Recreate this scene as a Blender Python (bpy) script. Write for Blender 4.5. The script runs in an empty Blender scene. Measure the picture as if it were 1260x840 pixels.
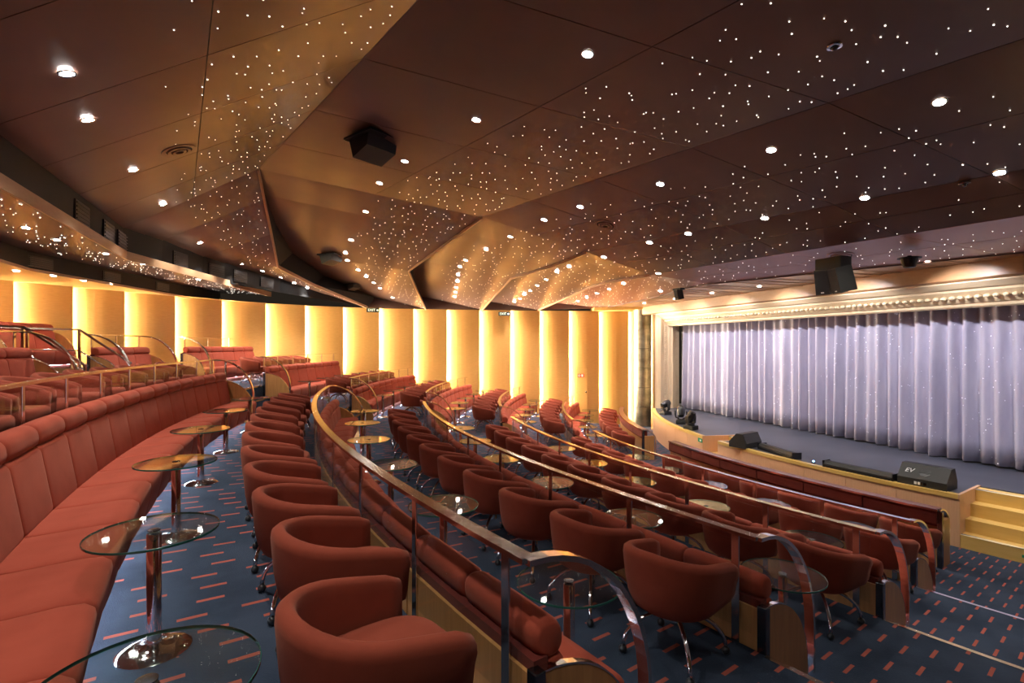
import bpy, bmesh, math, random
from mathutils import Vector, Matrix
from mathutils.bvhtree import BVHTree
random.seed(7)
PI = math.pi
RAD = math.radians
scn = bpy.context.scene
COL = scn.collection

# ------------------------------------------------------------------ camera, world, exposure
F, HX, HY = 630.0, 630.0, 425.0
cam_d = bpy.data.cameras.new('camera')
cam_d.sensor_width = 36.0
cam_d.lens = 18.0
cam_d.shift_y = 5.0 / 1260.0
cam_d.clip_start = 0.02
cam = bpy.data.objects.new('camera', cam_d)
COL.objects.link(cam)
cam.location = (0, 0, 0)
cam.rotation_euler = (PI / 2, 0, 0)
scn.camera = cam
world = bpy.data.worlds.new('world')
scn.world = world
world.use_nodes = True
world.node_tree.nodes['Background'].inputs[0].default_value = (0.9, 0.7, 0.5, 1)
world.node_tree.nodes['Background'].inputs[1].default_value = 0.02
scn.view_settings.view_transform = 'Standard'
scn.view_settings.look = 'None'
scn.view_settings.gamma = 1.0
scn.view_settings.use_curve_mapping = False
scn.view_settings.exposure = 0.1
DOWN_W = 190.0      # watts of one ceiling downlight
TUBE_E = 520.0      # emission of the wall tubes
STAGE_W = 270.0

# ------------------------------------------------------------------ plan of the house
CX, CY = 18.18, 15.46           # centre of all seating arcs
RT0, PITCH = 23.78, 1.988       # radius of the table line of tier A, row pitch
RAIL_O = 1.248                  # rail stands this far in front of the table line
TIERS = ['E', 'D', 'C', 'B', 'A', 'Z', 'Y']
IDX = {'A': 0, 'B': 1, 'C': 2, 'D': 3, 'E': 4, 'Z': -1, 'Y': -2}
FZ = {'Y': -0.53, 'Z': -1.03, 'A': -1.6, 'B': -1.99, 'C': -2.38, 'D': -2.77, 'E': -3.16}
TW = {'E': 'first', 'D': 'second', 'C': 'third', 'B': 'fourth', 'A': 'fifth', 'Z': 'sixth', 'Y': 'seventh'}
def RT(t): return RT0 - PITCH * IDX[t] + (0.25 if t in 'ZY' else 0.0)
def RR(t): return RT(t) - RAIL_O
RAIL_H = 0.75
A_NEAR, A_MID0, A_MID1 = -143.3, -168.5, -175.0
NE = {'Y': -146.0, 'Z': -140.5, 'A': -143.5, 'B': -143.8, 'C': -143.8, 'D': -144.9, 'E': -146.0}   # where each rail ends at the stage-steps aisle
BN = {'A': -142.5, 'B': -143.5, 'C': -143.8, 'D': -143.8, 'E': -144.9}                              # and each banquette
ORD = ['zeroth', 'first', 'second', 'third', 'fourth', 'fifth', 'sixth', 'seventh', 'eighth', 'ninth', 'tenth', 'eleventh', 'twelfth',
       'thirteenth', 'fourteenth', 'fifteenth', 'sixteenth', 'seventeenth', 'eighteenth', 'nineteenth', 'twentieth', 'twenty-first', 'twenty-second']
STAGE_Z, STAGE_R = -2.35, 13.4
WALL_TOP = 1.41
def U(px, py, d): return Vector(((px - HX) / F * d, d, (HY - py) / F * d))
def P(r, a, z=0.0): return Vector((CX + r * math.cos(RAD(a)), CY + r * math.sin(RAD(a)), z))
# the panelled wall: edge points of its panels, in plan
WPX = [(-75, 10.1), (15, 11.2), (88, 12.3), (152, 13.4), (214, 14.7), (272, 16.0), (326, 17.2), (375, 18.2), (422, 19.0), (466.5, 19.6), (509, 20.05),
       (550, 20.35), (590, 20.6), (628, 20.8), (664, 20.95), (700, 21.1), (737, 21.2), (773, 21.3)]
WALL = [Vector(((p - HX) / F * d, d)) for p, d in WPX]
WALL = [Vector((-10.6, 2.0)), Vector((-10.95, 3.3)), Vector((-11.25, 4.6)), Vector((-11.45, 6.0)), Vector((-11.5, 7.4)), Vector((-11.45, 8.8))] + WALL
WALL.append(Vector((6.0, 21.3)))
def wall_angle(r):
    """polar angle at which the circle of radius r meets the wall"""
    for a in range(-1500, -2100, -1):
        p = P(r, a / 10.0)
        for i in range(len(WALL) - 1):
            w0, w1 = WALL[i], WALL[i + 1]
            t = (w1 - w0)
            n = Vector((t.y, -t.x)).normalized()       # towards the room
            q = Vector((p.x, p.y)) - w0
            s = q.dot(t) / t.length_squared
            if 0 <= s <= 1 and q.dot(n) < 0.08 and q.dot(n) > -0.6:
                return a / 10.0
    return -200.0

# ------------------------------------------------------------------ materials
MATS = {}
def new_mat(name):
    m = bpy.data.materials.new(name)
    m.use_nodes = True
    nt = m.node_tree
    b = nt.nodes['Principled BSDF']
    MATS[name] = m
    return m, nt, b
def N(nt, typ, **kw):
    n = nt.nodes.new(typ)
    for k, v in kw.items():
        if k.startswith('i_'):
            n.inputs[int(k[2:])].default_value = v
        else:
            setattr(n, k, v)
    return n
def noise_mix(nt, b, c1, c2, scale, stretch=(1, 1, 1), detail=4, coord='Object', rough=None, bump=0.0, bump_scale=None):
    tc = N(nt, 'ShaderNodeTexCoord')
    mp = N(nt, 'ShaderNodeMapping')
    mp.inputs['Scale'].default_value = stretch
    nt.links.new(tc.outputs[coord], mp.inputs[0])
    no = N(nt, 'ShaderNodeTexNoise')
    no.inputs['Scale'].default_value = scale
    no.inputs['Detail'].default_value = detail
    nt.links.new(mp.outputs[0], no.inputs['Vector'])
    cr = N(nt, 'ShaderNodeValToRGB')
    cr.color_ramp.elements[0].position = 0.32
    cr.color_ramp.elements[1].position = 0.68
    cr.color_ramp.elements[0].color = (*c1, 1)
    cr.color_ramp.elements[1].color = (*c2, 1)
    nt.links.new(no.outputs['Fac'], cr.inputs[0])
    nt.links.new(cr.outputs[0], b.inputs['Base Color'])
    if bump:
        n2 = N(nt, 'ShaderNodeTexNoise')
        n2.inputs['Scale'].default_value = bump_scale or scale * 4
        nt.links.new(mp.outputs[0], n2.inputs['Vector'])
        bp = N(nt, 'ShaderNodeBump')
        bp.inputs['Strength'].default_value = bump
        bp.inputs['Distance'].default_value = 0.01
        nt.links.new(n2.outputs['Fac'], bp.inputs['Height'])
        nt.links.new(bp.outputs[0], b.inputs['Normal'])
def simple(name, col, rough=0.5, metal=0.0, spec=None):
    m, nt, b = new_mat(name)
    b.inputs['Base Color'].default_value = (*col, 1)
    b.inputs['Roughness'].default_value = rough
    b.inputs['Metallic'].default_value = metal
    if spec is not None:
        b.inputs['Specular IOR Level'].default_value = spec
    return m
def emis(name, col, strength, sample=True):
    m, nt, b = new_mat(name)
    b.inputs['Base Color'].default_value = (0.8, 0.8, 0.8, 1)
    b.inputs['Emission Color'].default_value = (*col, 1)
    b.inputs['Emission Strength'].default_value = strength
    if not sample:
        m.cycles.emission_sampling = 'NONE'
    return m
def fabric(name, c1, c2):
    m, nt, b = new_mat(name)
    noise_mix(nt, b, c1, c2, 5.0, detail=6, bump=0.12, bump_scale=420)
    b.inputs['Roughness'].default_value = 0.85
    b.inputs['Specular IOR Level'].default_value = 0.15
    b.inputs['Sheen Weight'].default_value = 0.12
    b.inputs['Sheen Tint'].default_value = (1, 0.6, 0.45, 1)
fabric('red_fabric', (0.30, 0.052, 0.028), (0.36, 0.067, 0.037))
fabric('chair_fabric', (0.22, 0.042, 0.022), (0.265, 0.053, 0.028))
fabric('dark_red_fabric', (0.10, 0.014, 0.010), (0.13, 0.02, 0.014))
m, nt, b = new_mat('seam'); b.inputs['Base Color'].default_value = (0.05, 0.012, 0.008, 1); b.inputs['Roughness'].default_value = 0.9
def wood(name, c1, c2, rough=0.35, stretch=(1, 1, 14), scale=3.0, coat=0.15):
    m, nt, b = new_mat(name)
    noise_mix(nt, b, c1, c2, scale, stretch=stretch, detail=6)
    b.inputs['Roughness'].default_value = rough
    b.inputs['Coat Weight'].default_value = coat
    b.inputs['Coat Roughness'].default_value = 0.25
wood('honey_wood', (0.42, 0.20, 0.065), (0.52, 0.26, 0.09), stretch=(14, 14, 1))
wood('stage_wood', (0.70, 0.40, 0.22), (0.76, 0.45, 0.25), stretch=(20, 20, 1), scale=4)
wood('step_wood', (0.72, 0.46, 0.12), (0.78, 0.52, 0.16), stretch=(1, 1, 6))
wood('dark_wood', (0.14, 0.045, 0.025), (0.18, 0.06, 0.03))
wood('gold_veneer', (0.50, 0.265, 0.07), (0.57, 0.31, 0.09), rough=0.42, stretch=(6, 6, 60), scale=1.2)
wood('soffit_wood', (0.45, 0.25, 0.07), (0.5, 0.29, 0.09), rough=0.3, stretch=(4, 4, 4))
wood('trim_wood', (0.50, 0.30, 0.16), (0.55, 0.34, 0.19), rough=0.4, stretch=(2, 2, 8))
wood('beam_wood', (0.30, 0.16, 0.07), (0.34, 0.185, 0.085), rough=0.42, stretch=(2, 2, 10))
simple('chrome', (0.74, 0.74, 0.76), 0.10, 1.0)
simple('dark_steel', (0.16, 0.17, 0.19), 0.22, 1.0)
simple('rail_chrome', (0.76, 0.73, 0.70), 0.16, 1.0)
simple('rubber', (0.012, 0.012, 0.014), 0.35)
simple('black', (0.005, 0.005, 0.006), 0.7)
simple('speaker_black', (0.022, 0.022, 0.02), 0.6)
simple('grille', (0.05, 0.05, 0.045), 0.5, 0.3)
simple('lamp_white', (0.6, 0.6, 0.6), 0.4)
simple('cream', (0.66, 0.53, 0.34), 0.55)
simple('red_paint', (0.7, 0.05, 0.03), 0.5)
simple('white_paint', (0.8, 0.8, 0.78), 0.5)
simple('green_paint', (0.02, 0.28, 0.12), 0.5)
simple('sign_black', (0.012, 0.016, 0.012), 0.5)
emis('sign_lit', (0.75, 1.0, 0.7), 1.3, False)
emis('downlight_lens', (1.0, 0.95, 0.88), 60.0, False)
emis('star_point', (1.0, 0.93, 0.82), 5.0, False)
emis('sparkle_glow', (0.9, 0.9, 1.0), 1.0, False)  # sparkle of the curtain points is their own emission
emis('tube_light', (1.0, 0.84, 0.60), TUBE_E, True)
emis('cool_led', (0.72, 0.86, 1.0), 60.0, True)
emis('blue_led', (0.25, 0.5, 1.0), 5.0, False)
# ceiling: bronze lacquered metal
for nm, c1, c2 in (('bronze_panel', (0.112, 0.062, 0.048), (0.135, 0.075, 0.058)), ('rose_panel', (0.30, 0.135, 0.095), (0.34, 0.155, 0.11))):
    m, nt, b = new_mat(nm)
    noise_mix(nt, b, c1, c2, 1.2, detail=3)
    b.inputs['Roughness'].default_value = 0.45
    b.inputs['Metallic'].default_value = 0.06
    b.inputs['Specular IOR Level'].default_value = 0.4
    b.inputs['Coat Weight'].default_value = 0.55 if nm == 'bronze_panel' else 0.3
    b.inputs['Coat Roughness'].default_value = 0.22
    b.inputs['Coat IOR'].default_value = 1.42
# mirrored column
m, nt, b = new_mat('mirror_steel')
noise_mix(nt, b, (0.13, 0.115, 0.08), (0.30, 0.27, 0.20), 2.2, detail=8, stretch=(1, 1, 1.5))
b.inputs['Roughness'].default_value = 0.38
b.inputs['Metallic'].default_value = 0.7
# glass: clear with surface reflection only
def glass(name, tint, ior=1.45, gain=1.0):
    m = bpy.data.materials.new(name); m.use_nodes = True; MATS[name] = m
    nt = m.node_tree
    for n in list(nt.nodes): nt.nodes.remove(n)
    out = N(nt, 'ShaderNodeOutputMaterial')
    tr = N(nt, 'ShaderNodeBsdfTransparent'); tr.inputs[0].default_value = (*tint, 1)
    gl = N(nt, 'ShaderNodeBsdfGlossy'); gl.inputs['Roughness'].default_value = 0.03; gl.inputs[0].default_value = (1, 1, 1, 1)
    lw = N(nt, 'ShaderNodeLayerWeight'); lw.inputs[0].default_value = 0.5
    pw = N(nt, 'ShaderNodeMath', operation='POWER'); pw.inputs[1].default_value = 5.0; nt.links.new(lw.outputs['Facing'], pw.inputs[0])
    f0 = ((ior - 1) / (ior + 1)) ** 2
    fr = N(nt, 'ShaderNodeMath', operation='MULTIPLY_ADD'); fr.inputs[1].default_value = 1 - f0; fr.inputs[2].default_value = f0; nt.links.new(pw.outputs[0], fr.inputs[0])
    mu = N(nt, 'ShaderNodeMath', operation='MULTIPLY'); mu.inputs[1].default_value = gain; mu.use_clamp = True
    mx = N(nt, 'ShaderNodeMixShader')
    nt.links.new(fr.outputs[0], mu.inputs[0]); nt.links.new(mu.outputs[0], mx.inputs[0])
    nt.links.new(tr.outputs[0], mx.inputs[1]); nt.links.new(gl.outputs[0], mx.inputs[2]); nt.links.new(mx.outputs[0], out.inputs[0])
glass('clear_glass', (0.95, 0.965, 0.96), 1.35, 0.6)
glass('table_glass', (0.90, 0.95, 0.93), 1.45, 0.9)
simple('glass_rim', (0.02, 0.10, 0.08), 0.15)
# carpet: navy with rust dashes that follow the seating arcs
m, nt, b = new_mat('carpet')
ge = N(nt, 'ShaderNodeNewGeometry')
sub = N(nt, 'ShaderNodeVectorMath', operation='SUBTRACT'); sub.inputs[1].default_value = (CX, CY, 0)
nt.links.new(ge.outputs['Position'], sub.inputs[0])
sx = N(nt, 'ShaderNodeSeparateXYZ'); nt.links.new(sub.outputs[0], sx.inputs[0])
def M_(op, a, bb=None):
    n = N(nt, 'ShaderNodeMath', operation=op)
    for i, v in enumerate((a, bb)):
        if v is None: continue
        if isinstance(v, (int, float)): n.inputs[i].default_value = v
        else: nt.links.new(v, n.inputs[i])
    return n.outputs[0]
negx = M_('MULTIPLY', sx.outputs[0], -1.0); negy = M_('MULTIPLY', sx.outputs[1], -1.0)
r_ = M_('SQRT', M_('ADD', M_('MULTIPLY', negx, negx), M_('MULTIPLY', negy, negy)))
th = M_('ARCTAN2', negy, negx)
rows = M_('DIVIDE', M_('MULTIPLY', th, 21.0), 0.178)
ri = M_('FLOOR', rows); rf = M_('FRACT', rows)
wn = N(nt, 'ShaderNodeTexWhiteNoise', noise_dimensions='1D'); nt.links.new(ri, wn.inputs['W'])
rr = M_('ADD', M_('DIVIDE', r_, 0.335), wn.outputs['Value'])
inr = M_('LESS_THAN', M_('FRACT', rr), 0.46)
ins = M_('LESS_THAN', M_('ABSOLUTE', M_('SUBTRACT', rf, 0.5)), 0.082)
up = N(nt, 'ShaderNodeSeparateXYZ'); nt.links.new(ge.outputs['Normal'], up.inputs[0])
msk = M_('MULTIPLY', M_('MULTIPLY', inr, ins), M_('GREATER_THAN', up.outputs[2], 0.5))
no = N(nt, 'ShaderNodeTexNoise'); no.inputs['Scale'].default_value = 2.2; no.inputs['Detail'].default_value = 8
nt.links.new(ge.outputs['Position'], no.inputs['Vector'])
cr = N(nt, 'ShaderNodeValToRGB')
cr.color_ramp.elements[0].color = (0.020, 0.030, 0.050, 1); cr.color_ramp.elements[1].color = (0.036, 0.050, 0.078, 1)
cr.color_ramp.elements[0].position = 0.35; cr.color_ramp.elements[1].position = 0.65
nt.links.new(no.outputs['Fac'], cr.inputs[0])
mix = N(nt, 'ShaderNodeMix', data_type='RGBA')
nt.links.new(msk, mix.inputs['Factor']); nt.links.new(cr.outputs[0], mix.inputs['A'])
mix.inputs['B'].default_value = (0.36, 0.085, 0.055, 1)
nt.links.new(mix.outputs['Result'], b.inputs['Base Color'])
b.inputs['Roughness'].default_value = 0.95; b.inputs['Specular IOR Level'].default_value = 0.1
b.inputs['Sheen Weight'].default_value = 0.08; b.inputs['Sheen Roughness'].default_value = 0.5; b.inputs['Sheen Tint'].default_value = (0.7, 0.82, 1.0, 1)
n3 = N(nt, 'ShaderNodeTexNoise'); n3.inputs['Scale'].default_value = 140
nt.links.new(ge.outputs['Position'], n3.inputs['Vector'])
bp = N(nt, 'ShaderNodeBump'); bp.inputs['Strength'].default_value = 0.4; bp.inputs['Distance'].default_value = 0.01
nt.links.new(n3.outputs['Fac'], bp.inputs['Height']); nt.links.new(bp.outputs[0], b.inputs['Normal'])
m, nt, b = new_mat('stage_vinyl')
noise_mix(nt, b, (0.040, 0.044, 0.062), (0.060, 0.064, 0.085), 0.9, detail=8)
b.inputs['Roughness'].default_value = 0.42
m, nt, b = new_mat('curtain_cloth')
noise_mix(nt, b, (0.36, 0.34, 0.46), (0.44, 0.42, 0.53), 2.0, detail=8, stretch=(2, 2, 0.6), bump=0.3, bump_scale=120)
b.inputs['Roughness'].default_value = 0.6; b.inputs['Sheen Weight'].default_value = 0.3
# hazard tape: white and grey stripes along the step edge
m, nt, b = new_mat('hazard_tape')
tc = N(nt, 'ShaderNodeTexCoord'); wv = N(nt, 'ShaderNodeTexWave', wave_type='BANDS', bands_direction='DIAGONAL')
wv.inputs['Scale'].default_value = 2.0
nt.links.new(tc.outputs['Object'], wv.inputs['Vector'])
gt = N(nt, 'ShaderNodeMath', operation='GREATER_THAN'); gt.inputs[1].default_value = 0.5; nt.links.new(wv.outputs['Fac'], gt.inputs[0])
mx = N(nt, 'ShaderNodeMix', data_type='RGBA'); nt.links.new(gt.outputs[0], mx.inputs['Factor'])
mx.inputs['A'].default_value = (0.16, 0.16, 0.18, 1); mx.inputs['B'].default_value = (0.85, 0.72, 0.45, 1)
nt.links.new(mx.outputs['Result'], b.inputs['Base Color'])

# ------------------------------------------------------------------ mesh helpers
def mesh(name, verts, faces, smooth=False):
    me = bpy.data.meshes.new(name)
    me.from_pydata([tuple(v) for v in verts], [], faces)
    me.validate(); me.update()
    if smooth:
        me.polygons.foreach_set('use_smooth', [True] * len(me.polygons))
    return me
def fix(me):
    bm = bmesh.new(); bm.from_mesh(me); bmesh.ops.recalc_face_normals(bm, faces=bm.faces); bm.to_mesh(me); bm.free()
    return me
def ob(name, me, mat=None, parent=None, loc=None, rz=None, mw=None):
    o = bpy.data.objects.new(name, me)
    COL.objects.link(o)
    if me is not None and mat is not None and len(me.materials) == 0:
        me.materials.append(MATS[mat])
    if parent is not None: o.parent = parent
    if mw is not None: o.matrix_basis = mw
    else:
        if loc is not None: o.location = loc
        if rz is not None: o.rotation_euler = (0, 0, rz)
    return o
def tag(o, label=None, cat=None, group=None, kind=None):
    if label: o['label'] = label
    if cat: o['category'] = cat
    if group: o['group'] = group
    if kind: o['kind'] = kind
    return o
def empty(name, loc=(0, 0, 0), rz=0.0):
    o = bpy.data.objects.new(name, None); COL.objects.link(o)
    o.location = loc; o.rotation_euler = (0, 0, rz); o.empty_display_size = 0.1
    return o
def copy_tree(o, parent=None):
    c = o.copy(); COL.objects.link(c)
    if parent is not None: c.parent = parent
    for ch in list(o.children): copy_tree(ch, c)
    return c
def box_me(name, x0, x1, y0, y1, z0, z1, bev=0.0, seg=2, smooth=False):
    bm = bmesh.new()
    vs = [bm.verts.new((x, y, z)) for x in (x0, x1) for y in (y0, y1) for z in (z0, z1)]
    for f in ((0, 1, 3, 2), (4, 6, 7, 5), (0, 4, 5, 1), (2, 3, 7, 6), (0, 2, 6, 4), (1, 5, 7, 3)):
        bm.faces.new([vs[i] for i in f])
    bmesh.ops.recalc_face_normals(bm, faces=bm.faces)
    if bev:
        bmesh.ops.bevel(bm, geom=list(bm.edges), offset=bev, segments=seg, profile=0.5, affect='EDGES')
    me = bpy.data.meshes.new(name); bm.to_mesh(me); bm.free()
    if smooth: me.polygons.foreach_set('use_smooth', [True] * len(me.polygons))
    return me
def prism_me(name, poly, y0, y1, axis='y', smooth=False):
    """poly of (a, b) extruded; axis y: (x, z) outline extruded over y; axis z: (x, y) outline over z"""
    n = len(poly); vs = []
    for t in (y0, y1):
        for a, c in poly:
            vs.append((a, t, c) if axis == 'y' else (a, c, t))
    fs = [tuple(range(n)), tuple(range(2 * n - 1, n - 1, -1))] + [(i, (i + 1) % n, n + (i + 1) % n, n + i) for i in range(n)]
    return fix(mesh(name, vs, fs, smooth))
def sweep_me(name, prof, a0, a1, seg, smooth=False):
    """closed (r, z) outline turned about the house centre from a0 to a1 (world coordinates)"""
    n = len(prof); vs = []; fs = []
    for k in range(seg + 1):
        a = a0 + (a1 - a0) * k / seg
        for r, z in prof: vs.append(P(r, a, z))
    for k in range(seg):
        for i in range(n):
            j = (i + 1) % n
            fs.append((k * n + i, k * n + j, (k + 1) * n + j, (k + 1) * n + i))
    fs.append(tuple(range(n))); fs.append(tuple(range((seg + 1) * n - 1, seg * n - 1, -1)))
    return fix(mesh(name, vs, fs, smooth))
def lathe_me(name, prof, seg=20, smooth=True, cap=True):
    vs = []; fs = []; n = len(prof)
    for k in range(seg):
        a = 2 * PI * k / seg
        for r, z in prof: vs.append((r * math.cos(a), r * math.sin(a), z))
    for k in range(seg):
        for i in range(n - 1):
            k2 = (k + 1) % seg
            fs.append((k * n + i, k2 * n + i, k2 * n + i + 1, k * n + i + 1))
    if cap:
        fs.append(tuple(k * n for k in range(seg))); fs.append(tuple(k * n + n - 1 for k in range(seg)))
    me = fix(mesh(name, vs, fs, smooth))
    if smooth: me.set_sharp_from_angle(angle=RAD(38))
    return me
def tube_me(name, pts, rad, seg=8, smooth=True, flat=None):
    """tube or flat bar along pts; flat=(w, h, side vector) gives a rectangular bar"""
    vs = []; fs = []; n = len(pts); pts = [Vector(p) for p in pts]
    for k, p in enumerate(pts):
        t = (pts[min(k + 1, n - 1)] - pts[max(k - 1, 0)]).normalized()
        if flat:
            w, h, side = flat
            s = Vector(side); s = (s - t * s.dot(t)).normalized(); u = t.cross(s)
            for a, c in ((-1, -1), (1, -1), (1, 1), (-1, 1)): vs.append(p + s * (a * w / 2) + u * (c * h / 2))
        else:
            ref = Vector((0, 0, 1)) if abs(t.z) < 0.9 else Vector((1, 0, 0))
            s = t.cross(ref).normalized(); u = s.cross(t)
            rd = rad[k] if isinstance(rad, (list, tuple)) else rad
            for q in range(seg):
                a = 2 * PI * q / seg
                vs.append(p + s * (rd * math.cos(a)) + u * (rd * math.sin(a)))
    m = 4 if flat else seg
    for k in range(n - 1):
        for i in range(m):
            j = (i + 1) % m
            fs.append((k * m + i, k * m + j, (k + 1) * m + j, (k + 1) * m + i))
    fs.append(tuple(range(m))); fs.append(tuple(range(n * m - 1, (n - 1) * m - 1, -1)))
    return fix(mesh(name, vs, fs, smooth and not flat))
def ball_me(name, r, seg=10, sz=1.0):
    prof = [(max(0.0005, r * math.sin(PI * i / 8)), -r * sz * math.cos(PI * i / 8)) for i in range(9)]
    return lathe_me(name, prof, seg)
def font_mesh(cu):
    o = bpy.data.objects.new('lettering_tmp', cu); COL.objects.link(o)
    bpy.context.view_layer.update()
    me = bpy.data.meshes.new_from_object(o.evaluated_get(bpy.context.evaluated_depsgraph_get()))
    bpy.data.objects.remove(o)
    return me
def polar_m(r, a, z): return Matrix.Translation(P(r, a, z)) @ Matrix.Rotation(RAD(a), 4, 'Z')

# ------------------------------------------------------------------ tier floors
WA = {t: wall_angle(RT(t)) for t in TIERS}
R_OUT = 32.5
for t in TIERS:
    r0 = RR(t); r1 = RR(TIERS[TIERS.index(t) + 1]) if t != 'Y' else R_OUT
    if t == 'E': r0 = STAGE_R - 1.2
    a1 = min(WA[t] - 4.0, -178)
    a1 = max(a1, -200)
    fl = ob('floor', sweep_me('floor', [(r0, FZ[t] - 0.55), (r1 + 0.02, FZ[t] - 0.55), (r1 + 0.02, FZ[t]), (r0, FZ[t])], -112, a1, 90), 'carpet')
    tag(fl, 'navy carpeted floor with rust dashes on the %s tier up from the stage' % TW[t], 'floor', kind='structure')
    if t == 'E': continue
    lower = TIERS[TIERS.index(t) - 1]
    half = (FZ[t] + FZ[lower]) / 2
    for (s0, s1) in ((-113, NE[t] + 0.15), (A_MID0 - 0.1, A_MID1 + 0.1)):
        sg = max(4, int(abs(s1 - s0)))
        st = ob('step', sweep_me('step', [(r0 - 0.27, FZ[lower] - 0.02), (r0 + 0.01, FZ[lower] - 0.02), (r0 + 0.01, half), (r0 - 0.27, half)], s0, s1, sg), 'carpet', fl)
        for rr0, zz in ((r0, FZ[t]), (r0 - 0.27, half)):
            ob('nosing', sweep_me('nosing', [(rr0 - 0.006, zz - 0.03), (rr0 + 0.035, zz - 0.03), (rr0 + 0.035, zz + 0.005), (rr0 - 0.006, zz + 0.005)], s0, s1, sg), 'rail_chrome', st)

# ------------------------------------------------------------------ the panelled wall with light slots
wall = empty('wall_gold'); tag(wall, 'curved gold veneer wall of overlapping upright panels with lit slots between', 'wall', kind='structure')
zb = -3.3
for i in range(len(WALL) - 1):
    w0, w1 = WALL[i], WALL[i + 1]
    t = (w1 - w0).normalized(); n = Vector((t.y, -t.x))
    pts = []
    L = (w1 - w0).length
    for k in range(9):
        s = k / 8.0
        q = w0 + t * (-0.16 + s * (L + 0.16)) + n * (-0.17 + 0.22 * (s ** 0.8) + 0.035 * math.sin(PI * s))
        pts.append(q)
    out = [(p.x, p.y) for p in pts] + [((p - n * 0.02).x, (p - n * 0.02).y) for p in reversed(pts)]
    ob('wall_panel', prism_me('wall_panel', out, zb, WALL_TOP + 0.02, 'z'), 'gold_veneer', wall)
    if i > 0 and i < len(WALL) - 1:
        q = w0 + t * (-0.055) + n * (-0.055)
        low = FZ['Y']
        for tt in TIERS:
            if (q - Vector((CX, CY))).length < RR(TIERS[min(6, TIERS.index(tt) + 1)]): low = FZ[tt]; break
        tb = tube_me('slot_light', [(q.x, q.y, low + 0.02), (q.x, q.y, WALL_TOP)], 0.018, 6)
        tag(ob('slot_light', tb, 'tube_light', wall), 'upright light tube hidden in the slot')
# plain walls closing the house behind the photographer
bw = []
for a, c, nm, lb in (((-10.6, 2.0), (-7.5, -5.0), 'wall_back', 'plain gold wall closing the house behind the upper tiers'),
                     ((-7.5, -5.0), (13.5, -6.5), 'wall_side', 'plain gold side wall opposite the lit panels'),
                     ((13.5, -6.5), (12.4, 0.0), 'wall_front', 'plain gold wall beside the stage')):
    a, c = Vector(a), Vector(c); t = (c - a).normalized(); n = Vector((-t.y, t.x)) * 0.1
    o = ob(nm, prism_me(nm, [tuple(a), tuple(c), tuple(c - n), tuple(a - n)], zb, 4.2, 'z'), 'gold_veneer')
    tag(o, lb, 'wall', kind='structure')

# ------------------------------------------------------------------ ceiling
D1 = Vector((0.634, -0.773, 0))
SN = [17, 14, 11.3, 9, 7, 5.2, 3.4, 1.7, 0]
K1 = U(318, 208, 10.43); K2 = U(593, 267, 11.5); K3 = U(721, 310, 12.0); K4 = U(800, 338, 12.5); K5 = U(871, 349, 12.4)
KL = U(152, 281, 9.9)
DL = Vector((0.415, -0.91, 0)); D4 = Vector((0.516, -0.857, 0)); D5 = Vector((0.63, -0.777, 0))
def near(k, d, sc=1.0): return [k + d * (s * sc) for s in SN]
R1f = [U(325, 245, 11.6), U(334, 288, 13), U(342, 328, 14.3), U(385, 350, 16.2), U(452, 378, 19.1)]
L1f = [U(200, 296, 11.4), U(250, 316, 13.2), U(300, 331, 14.9), U(345, 344, 16.6), U(448, 378, 19.0)]
L2f = [U(326, 240, 11.8), U(340, 278, 13.4), U(360, 312, 15.2), U(400, 340, 17.2), U(462, 366, 19.4)]
R2f = [U(563, 289, 12.6), U(533, 311, 13.9), U(502.6, 333, 15.3), U(512, 355, 17.2), U(523.7, 380, 20.0)]
L3f = [U(560, 283, 13.0), U(530, 300, 14.6), U(506, 318, 16.3), U(510, 345, 18.2), U(519, 365, 20.1)]
R3f = [U(700, 319, 12.8), U(679, 327, 13.8), U(629, 342, 16.0), U(612, 360, 17.8), U(593, 381, 20.4)]
L4f = [U(690, 310, 13.2), U(660, 320, 14.6), U(622, 334, 16.6), U(600, 350, 18.4), U(590, 369, 20.4)]
R4f = [U(775, 342, 13.4), U(745, 347, 14.6), U(725, 353, 16.0), U(700, 365, 18.0), U(662, 381, 20.7)]
L5f = [U(772, 335, 13.6), U(740, 339, 15.0), U(712, 346, 16.5), U(685, 357, 18.5), U(660, 370, 20.7)]
R5f = [U(845, 354, 13.6), U(818, 362, 15.0), U(795, 368, 16.8), U(770, 373, 18.6), U(742, 379, 20.9)]
LOFT = [
    ('bronze ceiling facet with star points sloping down over the upper tiers', near(KL, DL, 0.72) + L1f, near(K1, D1) + R1f, 'bronze_panel', (0.36, 0.97)),
    ('bronze ceiling facet with a recessed black loudspeaker and star points', near(K1, D1) + L2f, near(K2, D1) + R2f, 'bronze_panel', (0.5, 0.97)),
    ('bronze ceiling facet over the middle tiers, thick with star points', near(K2, D1) + L3f, near(K3, D1) + R3f, 'bronze_panel', (0.25, 0.97)),
    ('narrow bronze ceiling facet stepping down towards the stage', near(K3, D1) + L4f, near(K4, D4) + R4f, 'bronze_panel', (0.08, 0.97)),
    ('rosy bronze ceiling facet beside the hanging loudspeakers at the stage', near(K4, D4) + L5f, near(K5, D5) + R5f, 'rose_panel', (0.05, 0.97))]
CEIL_V, CEIL_F = [], []
star_proto = mesh('star', [(1, 0, 0), (0, 1, 0), (-1, 0, 0), (0, -1, 0), (0, 0, -0.8)], [(0, 1, 4), (1, 2, 4), (2, 3, 4), (3, 0, 4)])
def slab(v, th):
    n = (v[1] - v[0]).cross(v[3] - v[0])
    if n.length < 1e-6: n = (v[2] - v[0]).cross(v[3] - v[0])
    n.normalize()
    if n.z < 0: n = -n
    return n * th
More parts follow.
